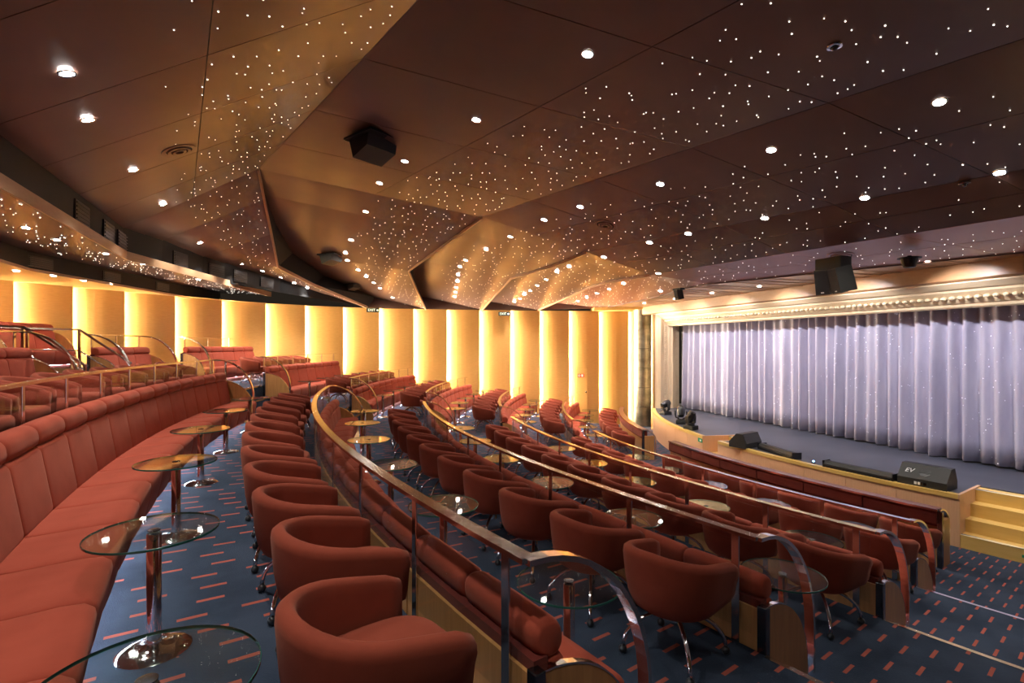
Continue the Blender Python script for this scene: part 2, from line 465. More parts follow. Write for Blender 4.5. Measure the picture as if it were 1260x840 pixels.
def inset_quad(q, g):
    c = sum(q, Vector()) / 4
    o = []
    for k in range(4):
        a, p_, b_ = q[k - 1], q[k], q[(k + 1) % 4]
        e1 = (a - p_); e2 = (b_ - p_)
        o.append(p_ + (e1.normalized() * g if e1.length > 3 * g else e1 * 0.2) + (e2.normalized() * g if e2.length > 3 * g else e2 * 0.2))
    return o
for fi, (lab, Lp, Rp, mat, vr) in enumerate(LOFT):
    root = empty('ceiling'); tag(root, lab, 'ceiling', kind='structure')
    cells = []
    for k in range(len(Lp) - 1):
        nsub = 1 if k < len(SN) - 1 else 2
        for sdiv in range(nsub):
            f0, f1 = sdiv / nsub, (sdiv + 1) / nsub
            l0, l1 = Lp[k].lerp(Lp[k + 1], f0), Lp[k].lerp(Lp[k + 1], f1)
            r0, r1 = Rp[k].lerp(Rp[k + 1], f0), Rp[k].lerp(Rp[k + 1], f1)
            ncross = 2 if k < len(SN) - 1 else 1
            far = k >= len(SN) - 1
            for c in range(ncross):
                u0, u1 = c / ncross, (c + 1) / ncross
                q = [l0.lerp(r0, u0), l0.lerp(r0, u1), l1.lerp(r1, u1), l1.lerp(r1, u0)]
                base = len(CEIL_V); CEIL_V.extend(q); CEIL_F.append((base, base + 1, base + 2, base + 3))
                qi = inset_quad(q, 0.006)
                if far:                                  # far panels lap: the farther edge of each hangs a little
                    qi[0] = qi[0] + Vector((0, 0, 0.018)); qi[1] = qi[1] + Vector((0, 0, 0.018))
                up = slab(qi, 0.03); GU, GV = 6, 4
                gv = [qi[0].lerp(qi[1], u / GU).lerp(qi[3].lerp(qi[2], u / GU), v / GV) for v in range(GV + 1) for u in range(GU + 1)]
                ng = len(gv); W1 = GU + 1
                fs = [(v * W1 + u, v * W1 + u + 1, (v + 1) * W1 + u + 1, (v + 1) * W1 + u) for v in range(GV) for u in range(GU)]
                fs += [tuple(ng + k for k in reversed(f)) for f in fs]
                rim = list(range(W1)) + [v * W1 + GU for v in range(1, GV + 1)] + [GV * W1 + u for u in range(GU - 1, -1, -1)] + [v * W1 for v in range(GV - 1, 0, -1)]
                me = fix(mesh('ceiling_panel', gv + [v + up for v in gv], fs + [(rim[k], rim[(k + 1) % len(rim)], ng + rim[(k + 1) % len(rim)], ng + rim[k]) for k in range(len(rim))]))
                me.polygons.foreach_set('use_smooth', [k < 2 * GU * GV for k in range(len(me.polygons))])
                me.set_sharp_from_angle(angle=RAD(40))
                ob('ceiling_panel', me, mat, root)
            cells.append((l0, r0, l1, r1))
    # dark backing just above the joints
    # star points
    pts = []
    grid = {}
    for (l0, r0, l1, r1) in cells:
        area = ((r0 - l0).cross(l1 - l0)).length / 2 + ((r1 - l1).cross(r1 - r0)).length / 2
        dist = (l0 + r1).length / 2
        if (l0.y + r0.y + l1.y + r1.y) / 4 < -1.0: continue
        tries = int(area * 22)
        for _ in range(tries):
            u, v = random.random(), random.uniform(*vr)
            # fewer stars towards the inner limit of the starry part
            if random.random() > min(1.0, 0.06 + (v - vr[0]) / max(0.05, (vr[1] - vr[0]) * 0.45)): continue
            p_ = l0.lerp(r0, v).lerp(l1.lerp(r1, v), u)
            key = (int(p_.x / 0.25), int(p_.y / 0.25))
            if key in grid: continue
            grid[key] = 1; pts.append(p_)
    vs, fs = [], []
    for p_ in pts:
        bidx = len(vs); r = random.uniform(0.0065, 0.0095)
        for v in star_proto.vertices: vs.append(Vector(v.co) * r + p_ - Vector((0, 0, 0.004)))
        for f in star_proto.polygons: fs.append(tuple(bidx + i for i in f.vertices))
    so = ob('star_points', mesh('star_points', vs, fs), 'star_point', root); tag(so, 'pin-prick star lights scattered over the facet', kind='stuff')
CEIL = BVHTree.FromPolygons([tuple(v) for v in CEIL_V], CEIL_F)
def on_ceiling(px, py):
    d = U(px, py, 1.0).normalized()
    hit = CEIL.ray_cast(Vector((0, 0, 0)), d)
    return (hit[0], hit[1]) if hit[0] is not None else (None, None)
# upright fascias where one facet hangs below the next, with a pale edge trim
def strip(name, A, B, mat, parent, th=0.0):
    vs = list(A) + list(B); n = len(A)
    fs = [(i, i + 1, n + i + 1, n + i) for i in range(n - 1)]
    return ob(name, mesh(name, vs, fs), mat, parent)
fascia_sets = [(K1, R1f, L2f, 'black'), (K2, R2f, L3f, 'black'), (K3, R3f, L4f, 'bronze_panel'), (K4, R4f, L5f, 'bronze_panel')]
for fi, (k, rf_, lf_, mt) in enumerate(fascia_sets):
    root = empty('trim_%d' % (fi + 1)); tag(root, ['dark fascia with pale edge hanging under the highest ceiling facet', 'dark fascia with bright edge beside the row of downlights',
                                             'bronze fascia between two gold-lit ceiling facets', 'bronze fascia of the facet above the wall door'][fi], 'trim', kind='structure')
    strip('fascia', [k] + rf_, [k + Vector((0, 0, 0.04))] + [v + Vector((0, 0, 0.02)) for v in lf_], mt, root)
    ob('edge_trim', tube_me('edge_trim', [k] + rf_, 0, flat=(0.035, 0.09, (1, 0, 0))), 'trim_wood', root)
    H, T0, T1 = lf_[-1], rf_[-1], [R2f, R3f, R4f, R5f][fi][-1]
    wd = Vector((0, 0.06, 0))
    ob('end_board', fix(mesh('end_board', [T0, T1, H + Vector((0, 0, 0.02)), T0 + wd, T1 + wd, H + wd], [(0, 1, 2), (3, 5, 4), (0, 3, 4, 1), (1, 4, 5, 2), (2, 5, 3, 0)])), 'bronze_panel', root)
# stepped soffits over the back tiers: black fascia, starry shelf, second fascia, wood soffit
TRK = U(155, 314, 9.88); SD1 = Vector((0.415, -0.91, 0)); SD2 = Vector((-0.10, 0.995, 0))
zs = TRK.z
def two(k, off, z, n1=12.0, f1=7.6):
    """plan line of the shelf: bend at k moved back by off"""
    n = Vector((-0.965, -0.26, 0)) * off
    b_ = Vector((k.x, k.y, 0)) + n
    return [Vector((v.x, v.y, z)) for v in (b_ + SD1 * n1, b_ + SD1 * n1 * 0.66, b_ + SD1 * n1 * 0.33, b_, b_ + SD2 * f1 * 0.33, b_ + SD2 * f1 * 0.66, b_ + SD2 * f1)]
root = empty('trim_5'); tag(root, 'stepped soffit above the top tiers: starry shelf with pale wooden edge and black vented fascias', 'trim', kind='structure')
front, mid, back = two(TRK, 0.0, zs), two(TRK, 0.55, zs), two(TRK, 1.55, zs)
ob('edge_trim', tube_me('edge_trim', front, 0, flat=(0.03, 0.16, (1, 0, 0))), 'trim_wood', root)
strip('shelf_panel', front, back, 'bronze_panel', root)
upper = near(KL, DL, 0.72) + L1f
strip('black_fascia', [v + Vector((0, 0, 0.03)) for v in upper[::1]], [Vector((v.x - 0.02, v.y, zs - 0.02)) for v in upper], 'black', root)
lowf = [Vector((v.x, v.y, WALL_TOP)) for v in back]
strip('black_fascia', back, lowf, 'black', root)
ob('edge_trim', tube_me('edge_trim', lowf, 0, flat=(0.03, 0.05, (1, 0, 0))), 'trim_wood', root)
wl = [Vector((v.x, v.y, WALL_TOP)) for v in [Vector((-10.7, 0.5)), WALL[1], WALL[5], WALL[8], WALL[10], WALL[12], WALL[14]]]
sof = ob('soffit_panel', mesh('soffit_panel', [Vector((v.x, v.y, WALL_TOP + 0.005)) for v in lowf] + [v - (v - lowf[i]).normalized() * -0.25 for i, v in enumerate(wl)], [(i, i + 1, 8 + i, 7 + i) for i in range(6)]), 'soffit_wood', root)
vs, fs = [], []
for i in range(6):
    for _ in range(75):
        u, v = random.random(), random.uniform(0.12, 0.8)
        p_ = front[i].lerp(back[i], v).lerp(front[i + 1].lerp(back[i + 1], v), u)
        if p_.y < 1: continue
        bidx = len(vs); r = random.uniform(0.007, 0.011)
        for q in star_proto.vertices: vs.append(Vector(q.co) * r + p_ - Vector((0, 0, 0.004)))
        for f in star_proto.polygons: fs.append(tuple(bidx + k for k in f.vertices))
tag(ob('star_points', mesh('star_points', vs, fs), 'star_point', root), 'pin-prick star lights along the shelf', kind='stuff')
# vents in the black fascias
def vent(p0, p1, f, z, w, h):
    p = p0.lerp(p1, f); t = (p1 - p0).normalized(); n = Vector((t.y, -t.x, 0)).normalized()
    if n.x < 0: n = -n
    o = empty('air_vent', p + Vector((0, 0, z)), math.atan2(t.y, t.x))
    sgn = 1 if (Matrix.Rotation(math.atan2(t.y, t.x), 3, 'Z') @ Vector((0, 1, 0))).dot(n) > 0 else -1
    fr = box_me('frame', -w / 2, w / 2, -0.02, 0.02, -h / 2, h / 2)
    ob('frame', fr, 'rubber', o)
    for k in range(5):
        zz = -h / 2 + h * (k + 0.7) / 5.4
        ob('slat', box_me('slat', -w / 2 + 0.03, w / 2 - 0.03, sgn * 0.02 - 0.012, sgn * 0.02 + 0.012, zz - 0.012, zz + 0.006), 'rubber', o)
    return o
for vi, (k, f) in enumerate(((6, 0.1), (7, 0.2), (7, 0.9), (9, 0.4), (10, 0.3), (10, 0.9), (11, 0.6))):
    h = min(0.34, (upper[k].z - zs) * 0.6)
    o = vent(upper[k], upper[k + 1], f, -(upper[k].lerp(upper[k + 1], f).z - zs) * 0.5, 0.62, h)
    tag(o, 'black slatted air vent, %s from the gold wall, above the starry shelf' % ORD[7 - vi], 'vent', 'vents above the starry shelf')
for vi, (k, f) in enumerate(((1, 0.6), (2, 0.3), (3, 0.1), (3, 0.9), (4, 0.7))):
    o = vent(back[k], back[k + 1], f, -(zs - WALL_TOP) * 0.5, 0.6, 0.2)
    tag(o, 'black slatted air vent, %s from the gold wall, below the starry shelf' % ORD[5 - vi], 'vent', 'vents below the starry shelf')

# ------------------------------------------------------------------ downlights
dl_ring = lathe_me('ring', [(0.055, 0.0), (0.058, -0.008), (0.072, -0.008), (0.076, 0.0)], 18, cap=False)
dl_lens = lathe_me('lens', [(0.0005, -0.008), (0.04, -0.007), (0.056, 0.0)], 16, cap=False)
dl_ring.materials.append(MATS['chrome']); dl_lens.materials.append(MATS['downlight_lens'])
SPOTS = []
for k_, f_ in enumerate((1.2, 0.45, 0.34, 1.0, 0.6, 0.3)):
    sp_ = bpy.data.lights.new('downlight_spot', 'SPOT')
    sp_.energy = DOWN_W * f_; sp_.spot_size = RAD(118 if k_ == 3 else 92); sp_.spot_blend = 0.75; sp_.shadow_soft_size = 0.05; sp_.color = (1.0, 0.94, 0.87)
    SPOTS.append(sp_)
spot = SPOTS[5]
spot.spot_size = RAD(92); spot.spot_blend = 0.75; spot.shadow_soft_size = 0.05; spot.color = (1.0, 0.93, 0.85)
stage_spot = bpy.data.lights.new('stage_spot', 'SPOT')
stage_spot.energy = STAGE_W; stage_spot.spot_size = RAD(110); stage_spot.spot_blend = 0.6; stage_spot.shadow_soft_size = 0.06; stage_spot.color = (0.96, 0.93, 1.0)
def downlight(p, n, label, group, light=spot, aim=None, on=True):
    o = empty('downlight', p)
    if n.z > 0: n = -n
    rot = Vector((0, 0, -1)).rotation_difference(n).to_matrix().to_4x4()
    ob('ring', dl_ring, None, o, mw=rot @ Matrix.Translation((0, 0, -0.003)))
    ob('lens', dl_lens, None, o, mw=rot @ Matrix.Translation((0, 0, -0.003)))
    if on:
        l = bpy.data.objects.new('lamp', light); COL.objects.link(l); l.parent = o
        l.location = n * 0.03
        a = Vector(aim) - Vector(p) if aim is not None else Vector((0, 0, -1))
        l.rotation_euler = a.to_track_quat('-Z', 'Y').to_euler()
    tag(o, label, 'downlight', group)
    return o
SETS = [
    ('small round downlight in the highest ceiling facet above the upper tiers', 'downlights of the facet above the upper tiers',
     [(82, 90), (108, 147), (164, 209), (201, 251), (229, 279), (246, 298), (263, 309), (297, 324), (323, 333), (345, 341), (362, 348), (378, 354), (401, 364)]),
    ('small round downlight in the ceiling facet with the recessed black loudspeaker', 'downlights of the facet with the loudspeaker',
     [(723, 66), (586, 147), (498, 198), (467, 225), (450, 260), (432, 295), (425, 311), (427.5, 320), (440.6, 332), (450.6, 340), (460, 347.6), (467.6, 354.4), (483, 366)]),
    ('small round downlight in the ceiling facet over the middle tiers', 'downlights of the facet over the middle tiers',
     [(1156, 125), (949, 184), (812.4, 226), (714, 254), (669.4, 270), (628, 291), (598, 307), (573, 320), (565.7, 328), (563.5, 338), (562.6, 346), (561.4, 353.6), (560.5, 359.6), (559.5, 365)]),
    ('small round downlight in the narrow bronze ceiling facet towards the stage', 'downlights of the narrow bronze facet',
     [(1230, 212), (1064, 243), (941, 268), (846.8, 287), (799, 298), (743, 316), (700, 328), (685, 334.6), (672, 343.7), (661, 351), (652.5, 357.5), (645, 362), (640, 367), (633, 371)]),
    ('small round downlight in the rosy ceiling facet at the stage', 'downlights of the rosy facet',
     [(810, 336), (788.5, 341), (767, 349), (749.6, 355.7), (734.5, 361), (722, 366), (711, 370), (812.7, 358)])]
FACET = ['highest ceiling facet', 'facet with recessed loudspeaker', 'facet over the middle tiers', 'narrow bronze facet', 'rosy facet at the stage']
for q, (lab, grp, L) in enumerate(SETS):
    for k, (px, py) in enumerate(L):
        p, n = on_ceiling(px, py)
        if p is None: continue
        downlight(p, n, 'round downlight, %s from the gold wall in its row, %s' % (ORD[len(L) - k], FACET[q]), grp, SPOTS[q])
# unseen lamps above the photographer carry the rows on, added for their light
for q, u, ks in ((0, 0.4, (1, 2, 3)), (1, 0.45, (1, 2, 3)), (2, 0.4, (1, 2, 3))):
    for k in ks:
        p = LOFT[q][1][k].lerp(LOFT[q][2][k], u) + Vector((0.02, 0.02, 0))
        if p.y > 0.2 and abs(p.x / p.y) < 1.0 and p.z / p.y < 0.70: continue
        downlight(p, Vector((0, 0, -1)), SETS[q][0] + ', unseen past row end', SETS[q][1] + ' overhead', SPOTS[q])
for vi, (px, py) in enumerate(((32, 280), (70, 295), (130, 312), (176, 324.5), (244.5, 343.6))):
    d = F * zs / (HY - py); p = U(px, py, d)
    downlight(p, Vector((0, 0, -1)), 'round downlight, %s from the gold wall, in the starry shelf' % ORD[5 - vi], 'downlights of the starry shelf')
for si, (px, py) in enumerate(((20, 333), (66, 339), (103, 345), (135, 349))):
    d = F * WALL_TOP / (HY - py); p = U(px, py, d)
    downlight(p, Vector((0, 0, -1)), 'round downlight, %s along the wood soffit towards the stage' % ORD[si + 1], 'downlights of the wood soffit')

# ------------------------------------------------------------------ stage, proscenium and curtain
Q0 = Vector((6.5, 19.2, 0)); E_ = Vector((0.2912, -0.9567, 0)); NN = Vector((-0.9567, -0.2912, 0))
def S(s, o, z): v = Q0 + E_ * s + NN * o; return Vector((v.x, v.y, z))
# stage floor with two stair recesses
REC = [(-146.4, -128.0), (-170.6, -167.6)]
def in_rec(a): return any(min(x) <= a <= max(x) for x in REC)
RS_IN = STAGE_R - 0.95
edge = []
a = -122.0
angs = sorted(set([-122 - 0.5 * k for k in range(173)] + [x for r in REC for x in r]), reverse=True)
outl = []
for i, a in enumerate(angs):
    if a in (-146.4, -170.6): outl += [P(RS_IN, a), P(STAGE_R, a)]
    elif a in (-167.6,): outl += [P(STAGE_R, a), P(RS_IN, a)]
    elif a == -128.0: outl += [P(STAGE_R, a), P(RS_IN, a)]
    else: outl.append(P(RS_IN if in_rec(a) else STAGE_R, a))
outl = [v for v in outl if (v - Q0).dot(E_) > -1.4]
back0, back1 = S(17, -1.5, 0), S(-1.4, -1.5, 0)
poly = [(v.x, v.y) for v in outl] + [(back1.x, back1.y), (back0.x, back0.y)]
stage = empty('floor_stage'); tag(stage, 'raised stage with dark grey vinyl floor and curved pale wood front', 'stage', kind='structure')
ob('stage_top', prism_me('stage_top', poly, STAGE_Z - 0.04, STAGE_Z, 'z'), 'stage_vinyl', stage)
# front boards: one per 3 degrees, plus yellow lipping
def front_run(a0, a1):
    n = max(1, round(abs(a1 - a0) / 3.4)); 
    for k in range(n):
        b0, b1 = a0 + (a1 - a0) * k / n, a0 + (a1 - a0) * (k + 1) / n
        g = 0.02
        ob('front_panel', sweep_me('front_panel', [(STAGE_R, FZ['E'] - 0.02), (STAGE_R + 0.03, FZ['E'] - 0.02), (STAGE_R + 0.03, STAGE_Z - 0.05), (STAGE_R, STAGE_Z - 0.05)], b0 - g, b1 + g, 6), 'stage_wood', stage)
    ob('lipping', sweep_me('lipping', [(STAGE_R - 0.07, STAGE_Z - 0.055), (STAGE_R + 0.045, STAGE_Z - 0.055), (STAGE_R + 0.045, STAGE_Z + 0.012), (STAGE_R - 0.07, STAGE_Z + 0.012)], a0, a1, max(4, int(abs(a1 - a0)))), 'step_wood', stage)
front_run(-146.4, -167.6); front_run(-170.6, -196.0)
for (a, sg) in ((-146.4, -1), (-167.6, 1), (-170.6, -1)):
    m_ = polar_m(STAGE_R, a, 0)
    ob('cheek_panel', box_me('cheek_panel', -0.97, 0.03, -0.02, 0.02, FZ['E'] - 0.02, STAGE_Z + 0.012), 'stage_wood', stage, mw=m_)
# stairs up to the stage in each recess
for (a0, a1), lb in zip(REC, ('wide pale wood stage steps edged with striped tape', 'narrow pale wood steps cut into the stage front')):
    st = empty('stage_steps', P(STAGE_R, (a0 + a1) / 2, FZ['E'])); tag(st, lb, 'steps')
    inv = Matrix.Translation(P(STAGE_R, (a0 + a1) / 2, FZ['E'])).inverted()
    H = STAGE_Z - FZ['E']; n = 4; sg = max(4, int(abs(a1 - a0) * 1.5))
    lo, hi = max(a0, a1) - 0.1, min(a0, a1) + 0.1
    for k in range(n):
        z1 = FZ['E'] + H * (k + 1) / n - (0.0 if k < n - 1 else 0.015)
        ra = STAGE_R + 0.02 - 0.24 * k
        me = sweep_me('tread', [(RS_IN + 0.005, z1 - H / n), (ra, z1 - H / n), (ra, z1), (RS_IN + 0.005, z1)], lo, hi, sg); me.transform(inv)
        tr = ob('tread', me, 'step_wood', st)
        if k in (0, 3):
            me = sweep_me('tape', [(ra - 0.075, z1), (ra + 0.003, z1), (ra + 0.003, z1 + 0.003), (ra - 0.075, z1 + 0.003)], lo, hi, sg); me.transform(inv)
            ob('hazard_strip', me, 'hazard_tape', tr)
        am = (lo * 0.75 + hi * 0.25) if abs(a1 - a0) > 5 else (lo + hi) / 2
        if abs(a1 - a0) > 5:
            am = hi + 3.4
            me = box_me('marker', 0.0, 0.006, -0.10, 0.10, -0.02, 0.02); me.transform(inv @ polar_m(ra, am, z1 - H / n * 0.5))
            ob('glow_marker', me, 'green_paint', tr)
# proscenium
pro = empty('trim_6', S(0, 1, STAGE_Z)); tag(pro, 'cream moulded proscenium frame around the stage curtain', 'proscenium', kind='structure')
ip = Matrix.Translation(S(0, 1, STAGE_Z)).inverted()
def frame_extrude(name, prof, s0, s1, mat, parent, n=1):
    """(o, z) outline extruded along the curtain line"""
    k = len(prof); vs = [S(s, o, z) for s in (s0, s1) for o, z in prof]
    fs = [tuple(range(k)), tuple(range(2 * k - 1, k - 1, -1))] + [(i, (i + 1) % k, k + (i + 1) % k, k + i) for i in range(k)]
    me = fix(mesh(name, vs, fs)); 
    return me
ARCH0, ARCH1, BEAM_T = 0.74, 1.16, 1.5
cove = [(0.16, ARCH0), (0.22, ARCH0 - 0.02), (0.27, ARCH0 + 0.01), (0.29, ARCH0 + 0.06), (0.33, ARCH0 + 0.075), (0.37, ARCH0 + 0.11), (0.44, ARCH0 + 0.20), (0.54, ARCH0 + 0.27), (0.56, ARCH0 + 0.31), (0.62, ARCH0 + 0.33), (0.68, ARCH1 - 0.05), (0.76, ARCH1), (0.76, ARCH1 + 0.05), (0.16, ARCH1 + 0.05)]
cove = [(o + 0.32, z) for o, z in cove]
for k in range(8):
    me = frame_extrude('cornice', cove, -0.3 + k * 2.2, -0.3 + (k + 1) * 2.2 - 0.004, 'cream', pro); me.transform(ip)
    ob('cornice', me, 'cream', pro)
vs, fs = [], []
bd = ball_me('bead', 0.055, 8)
for k in range(120):
    c = S(-0.1 + k * 0.145, 0.775, ARCH0 + 0.17)
    b0 = len(vs)
    for v in bd.vertices: vs.append(ip @ (c + Vector((v.co.x, v.co.y, v.co.z * 0.7))))
    for f in bd.polygons: fs.append(tuple(b0 + i for i in f.vertices))
tag(ob('bead_moulding', mesh('bead_moulding', vs, fs, True), 'cream', pro), 'row of rounded beads along the cornice', kind='stuff')
jamb = [(0.06, 0.0), (0.10, 0.10), (0.34, 0.10), (0.36, 0.16), (0.42, 0.18), (0.46, 0.12), (0.52, 0.10), (0.56, 0.05), (0.78, 0.05), (0.82, 0.10), (0.90, 0.12), (1.0, 0.06), (1.06, -0.02)]
vs = []
for z in (STAGE_Z, ARCH1 + 0.02):
    for o, dp in jamb: vs.append(ip @ S(-0.35 + dp, o, z))
    vs.append(ip @ S(-0.5, 1.06, z)); vs.append(ip @ S(-0.5, 0.06, z))
k = len(jamb) + 2
fs = [tuple(range(k)), tuple(range(2 * k - 1, k - 1, -1))] + [(i, (i + 1) % k, k + (i + 1) % k, k + i) for i in range(k)]
ob('jamb', fix(mesh('jamb', vs, fs)), 'cream', pro)
vs, fs = [], []
for col_o in (0.22, 0.67):
    for q in range(44):
        c = S(-0.26 if col_o < 0.5 else -0.31, col_o, STAGE_Z + 0.05 + q * 0.078); b0 = len(vs)
        for v in bd.vertices: vs.append(ip @ (c + Vector(v.co) * 0.55))
        for f in bd.polygons: fs.append(tuple(b0 + i for i in f.vertices))
tag(ob('jamb_beading', mesh('jamb_beading', vs, fs, True), 'cream', pro), 'upright rows of small beads', kind='stuff')
# wood strip beside the jamb
me = fix(mesh('strip', [S(s, o, z) for z in (FZ['E'], ARCH1) for s, o in ((-0.38, 1.065), (-0.38, 1.15), (-0.5, 1.15), (-0.5, 1.065))], [(0, 1, 2, 3), (7, 6, 5, 4), (0, 4, 5, 1), (1, 5, 6, 2), (2, 6, 7, 3), (3, 7, 4, 0)]))
tag(ob('trim_7', me, 'gold_veneer'), 'narrow gold wood upright beside the cream stage frame', 'trim', kind='structure')
# beam above the arch and the recess soffit with lamps
beam = empty('trim_8', S(0, 1.2, ARCH1)); tag(beam, 'tan wooden beam and slatted recess above the proscenium', 'beam', kind='structure')
ib = Matrix.Translation(S(0, 1.2, ARCH1)).inverted()
for k in range(6):
    me = frame_extrude('beam_board', [(0.9, ARCH1 + 0.03), (1.12, ARCH1 + 0.03), (1.16, ARCH1 + 0.06), (1.16, BEAM_T), (0.9, BEAM_T)], -1.6 + k * 3.1, -1.6 + (k + 1) * 3.1 - 0.006, 'beam_wood', beam); me.transform(ib)
    ob('beam_board', me, 'beam_wood', beam)
r5 = near(K5, D5) + R5f
for k in range(3, len(r5) - 1):
    a, c = r5[k], r5[k + 1]
    def to_beam(p):
        s = (Vector((p.x, p.y, 0)) - Q0).dot(E_); v = S(s, 1.1, 0); return Vector((v.x, v.y, BEAM_T))
    q0, q1 = to_beam(a), to_beam(c)
    vs = [a + Vector((0, 0, 0.012)), c + Vector((0, 0, 0.012)), q1, q0]
    vs = vs + [v + Vector((0, 0, 0.03)) for v in vs]
    me = fix(mesh('recess_board', vs, [(0, 1, 2, 3), (7, 6, 5, 4), (0, 4, 5, 1), (1, 5, 6, 2), (2, 6, 7, 3), (3, 7, 4, 0)])); me.transform(ib)
    rb = ob('recess_board', me, 'beam_wood', beam)
    for f in (0.25, 0.5, 0.75):
        me = tube_me('track', [a.lerp(c, f), q0.lerp(q1, f) - Vector((0, 0, 0.01))], 0.008, 4); me.transform(ib)
        ob('track', me, 'trim_wood', rb)
me = tube_me('edge_trim', r5[3:], 0, flat=(0.02, 0.05, (1, 0, 0))); me.transform(ib)
ob('edge_trim', me, 'bronze_panel', beam)
for s in (0.5, 2.3, 4.1, 5.9, 7.9, 9.9, 12.0, 14.0):
    downlight(S(s, 2.05, BEAM_T - 0.004), Vector((0, 0, -1)), 'round stage lamp, %s from the mirrored column, in the recess above the proscenium' % ORD[[0.5, 2.3, 4.1, 5.9, 7.9, 9.9, 12.0, 14.0].index(s) + 1], 'lamps in the stage recess', stage_spot, aim=S(s, 0.0, -1.1))
# curtain
vs, fs = [], []
cols = []
s = 0.0; ph = 0.0
NZ = 9
ss = []
while s < 16.5:
    ss.append(s); s += 0.022
seeds = [(random.uniform(0, 6.28), random.uniform(0.8, 1.2)) for _ in range(6)]
def pleat(s, f):
    wob = 0.35 * math.sin(s * 1.7 + 1) + 0.25 * math.sin(s * 3.1 + 2.2)
    k = 22.0 * s + 3.0 * wob
    amp = 0.075 + 0.025 * math.sin(s * 2.3 + 0.6) + 0.012 * math.sin(5.1 * s)
    drift = 0.5 * math.sin(s * 1.1) * f
    y = amp * math.sin(k + drift) + 0.025 * math.sin(0.5 * k + 1.1) + 0.03 * f * math.sin(s * 2.9 + 1.0)
    return y * (0.85 + 0.35 * f)
for s in ss:
    for j in range(NZ):
        f = j / (NZ - 1)                      # 0 top, 1 bottom
        z0 = 1.05; z1 = STAGE_Z + 0.012 + 0.03 * (1 + math.sin(s * 2.1)) * 0.5
        vs.append(S(s, pleat(s, f), z0 + (z1 - z0) * f))
for i in range(len(ss) - 1):
    for j in range(NZ - 1):
        a = i * NZ + j; fs.append((a, a + NZ, a + NZ + 1, a + 1))
cur = empty('stage_curtain', S(0, 0, STAGE_Z)); tag(cur, 'pleated lavender grey stage curtain dotted with sparkles', 'curtain')
ic = Matrix.Translation(S(0, 0, STAGE_Z)).inverted()
me = mesh('cloth', vs, fs, True); me.transform(ic)
co = ob('cloth', me, 'curtain_cloth', cur)
sm = co.modifiers.new('thick', 'SOLIDIFY'); sm.thickness = 0.006
vs, fs = [], []
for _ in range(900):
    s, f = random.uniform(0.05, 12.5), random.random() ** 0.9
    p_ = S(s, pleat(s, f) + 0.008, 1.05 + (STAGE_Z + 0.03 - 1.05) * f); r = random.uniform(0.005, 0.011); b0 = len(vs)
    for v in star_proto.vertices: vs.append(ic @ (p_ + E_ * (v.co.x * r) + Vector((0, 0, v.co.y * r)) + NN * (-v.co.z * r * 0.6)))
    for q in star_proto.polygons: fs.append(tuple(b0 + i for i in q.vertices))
tag(ob('sparkles', mesh('sparkles', vs, fs), 'sparkle_glow', cur), 'tiny sparkling points on the cloth', kind='stuff')
# black strip standing in for the dark gap at the curtain's far end
me = fix(mesh('leg', [S(s, o, z) for z in (STAGE_Z, 1.05) for s, o in ((-0.3, -0.15), (0.04, -0.15), (0.04, -0.05), (-0.3, -0.05))], [(0, 1, 2, 3), (7, 6, 5, 4), (0, 4, 5, 1), (1, 5, 6, 2), (2, 6, 7, 3), (3, 7, 4, 0)]))
tag(ob('dark_gap_strip', me, 'black'), 'narrow black strip painting the dark gap between curtain edge and cream frame', 'curtain')
# mirrored column
cb = P(0, 0); cpos = Vector((5.2, 20.3, FZ['E']))
colm = empty('column', cpos); tag(colm, 'round column clad in tarnished mirror steel beside the stage', 'column', kind='structure')
for k in range(6):
    h = (WALL_TOP - FZ['E']) / 6
    ob('cladding', lathe_me('cladding', [(0.36, k * h + 0.006), (0.38, k * h + 0.012), (0.38, (k + 1) * h - 0.006), (0.36, (k + 1) * h)], 28), 'mirror_steel', colm)
ob('core', lathe_me('core', [(0.355, 0), (0.355, WALL_TOP - FZ['E'])], 20), 'dark_steel', colm)
me = fix(mesh('lintel', [(5.9 + dx, 19.6 + dy, z) for z in (WALL_TOP, WALL_TOP + 0.12) for dx, dy in ((0, 0), (0.3, 2.0), (-2.6, 2.0), (-2.6, 0.9))], [(0, 1, 2, 3), (7, 6, 5, 4), (0, 4, 5, 1), (1, 5, 6, 2), (2, 6, 7, 3), (3, 7, 4, 0)]))
tag(ob('trim_9', me, 'soffit_wood'), 'golden soffit board above the mirrored column', 'trim', kind='structure')

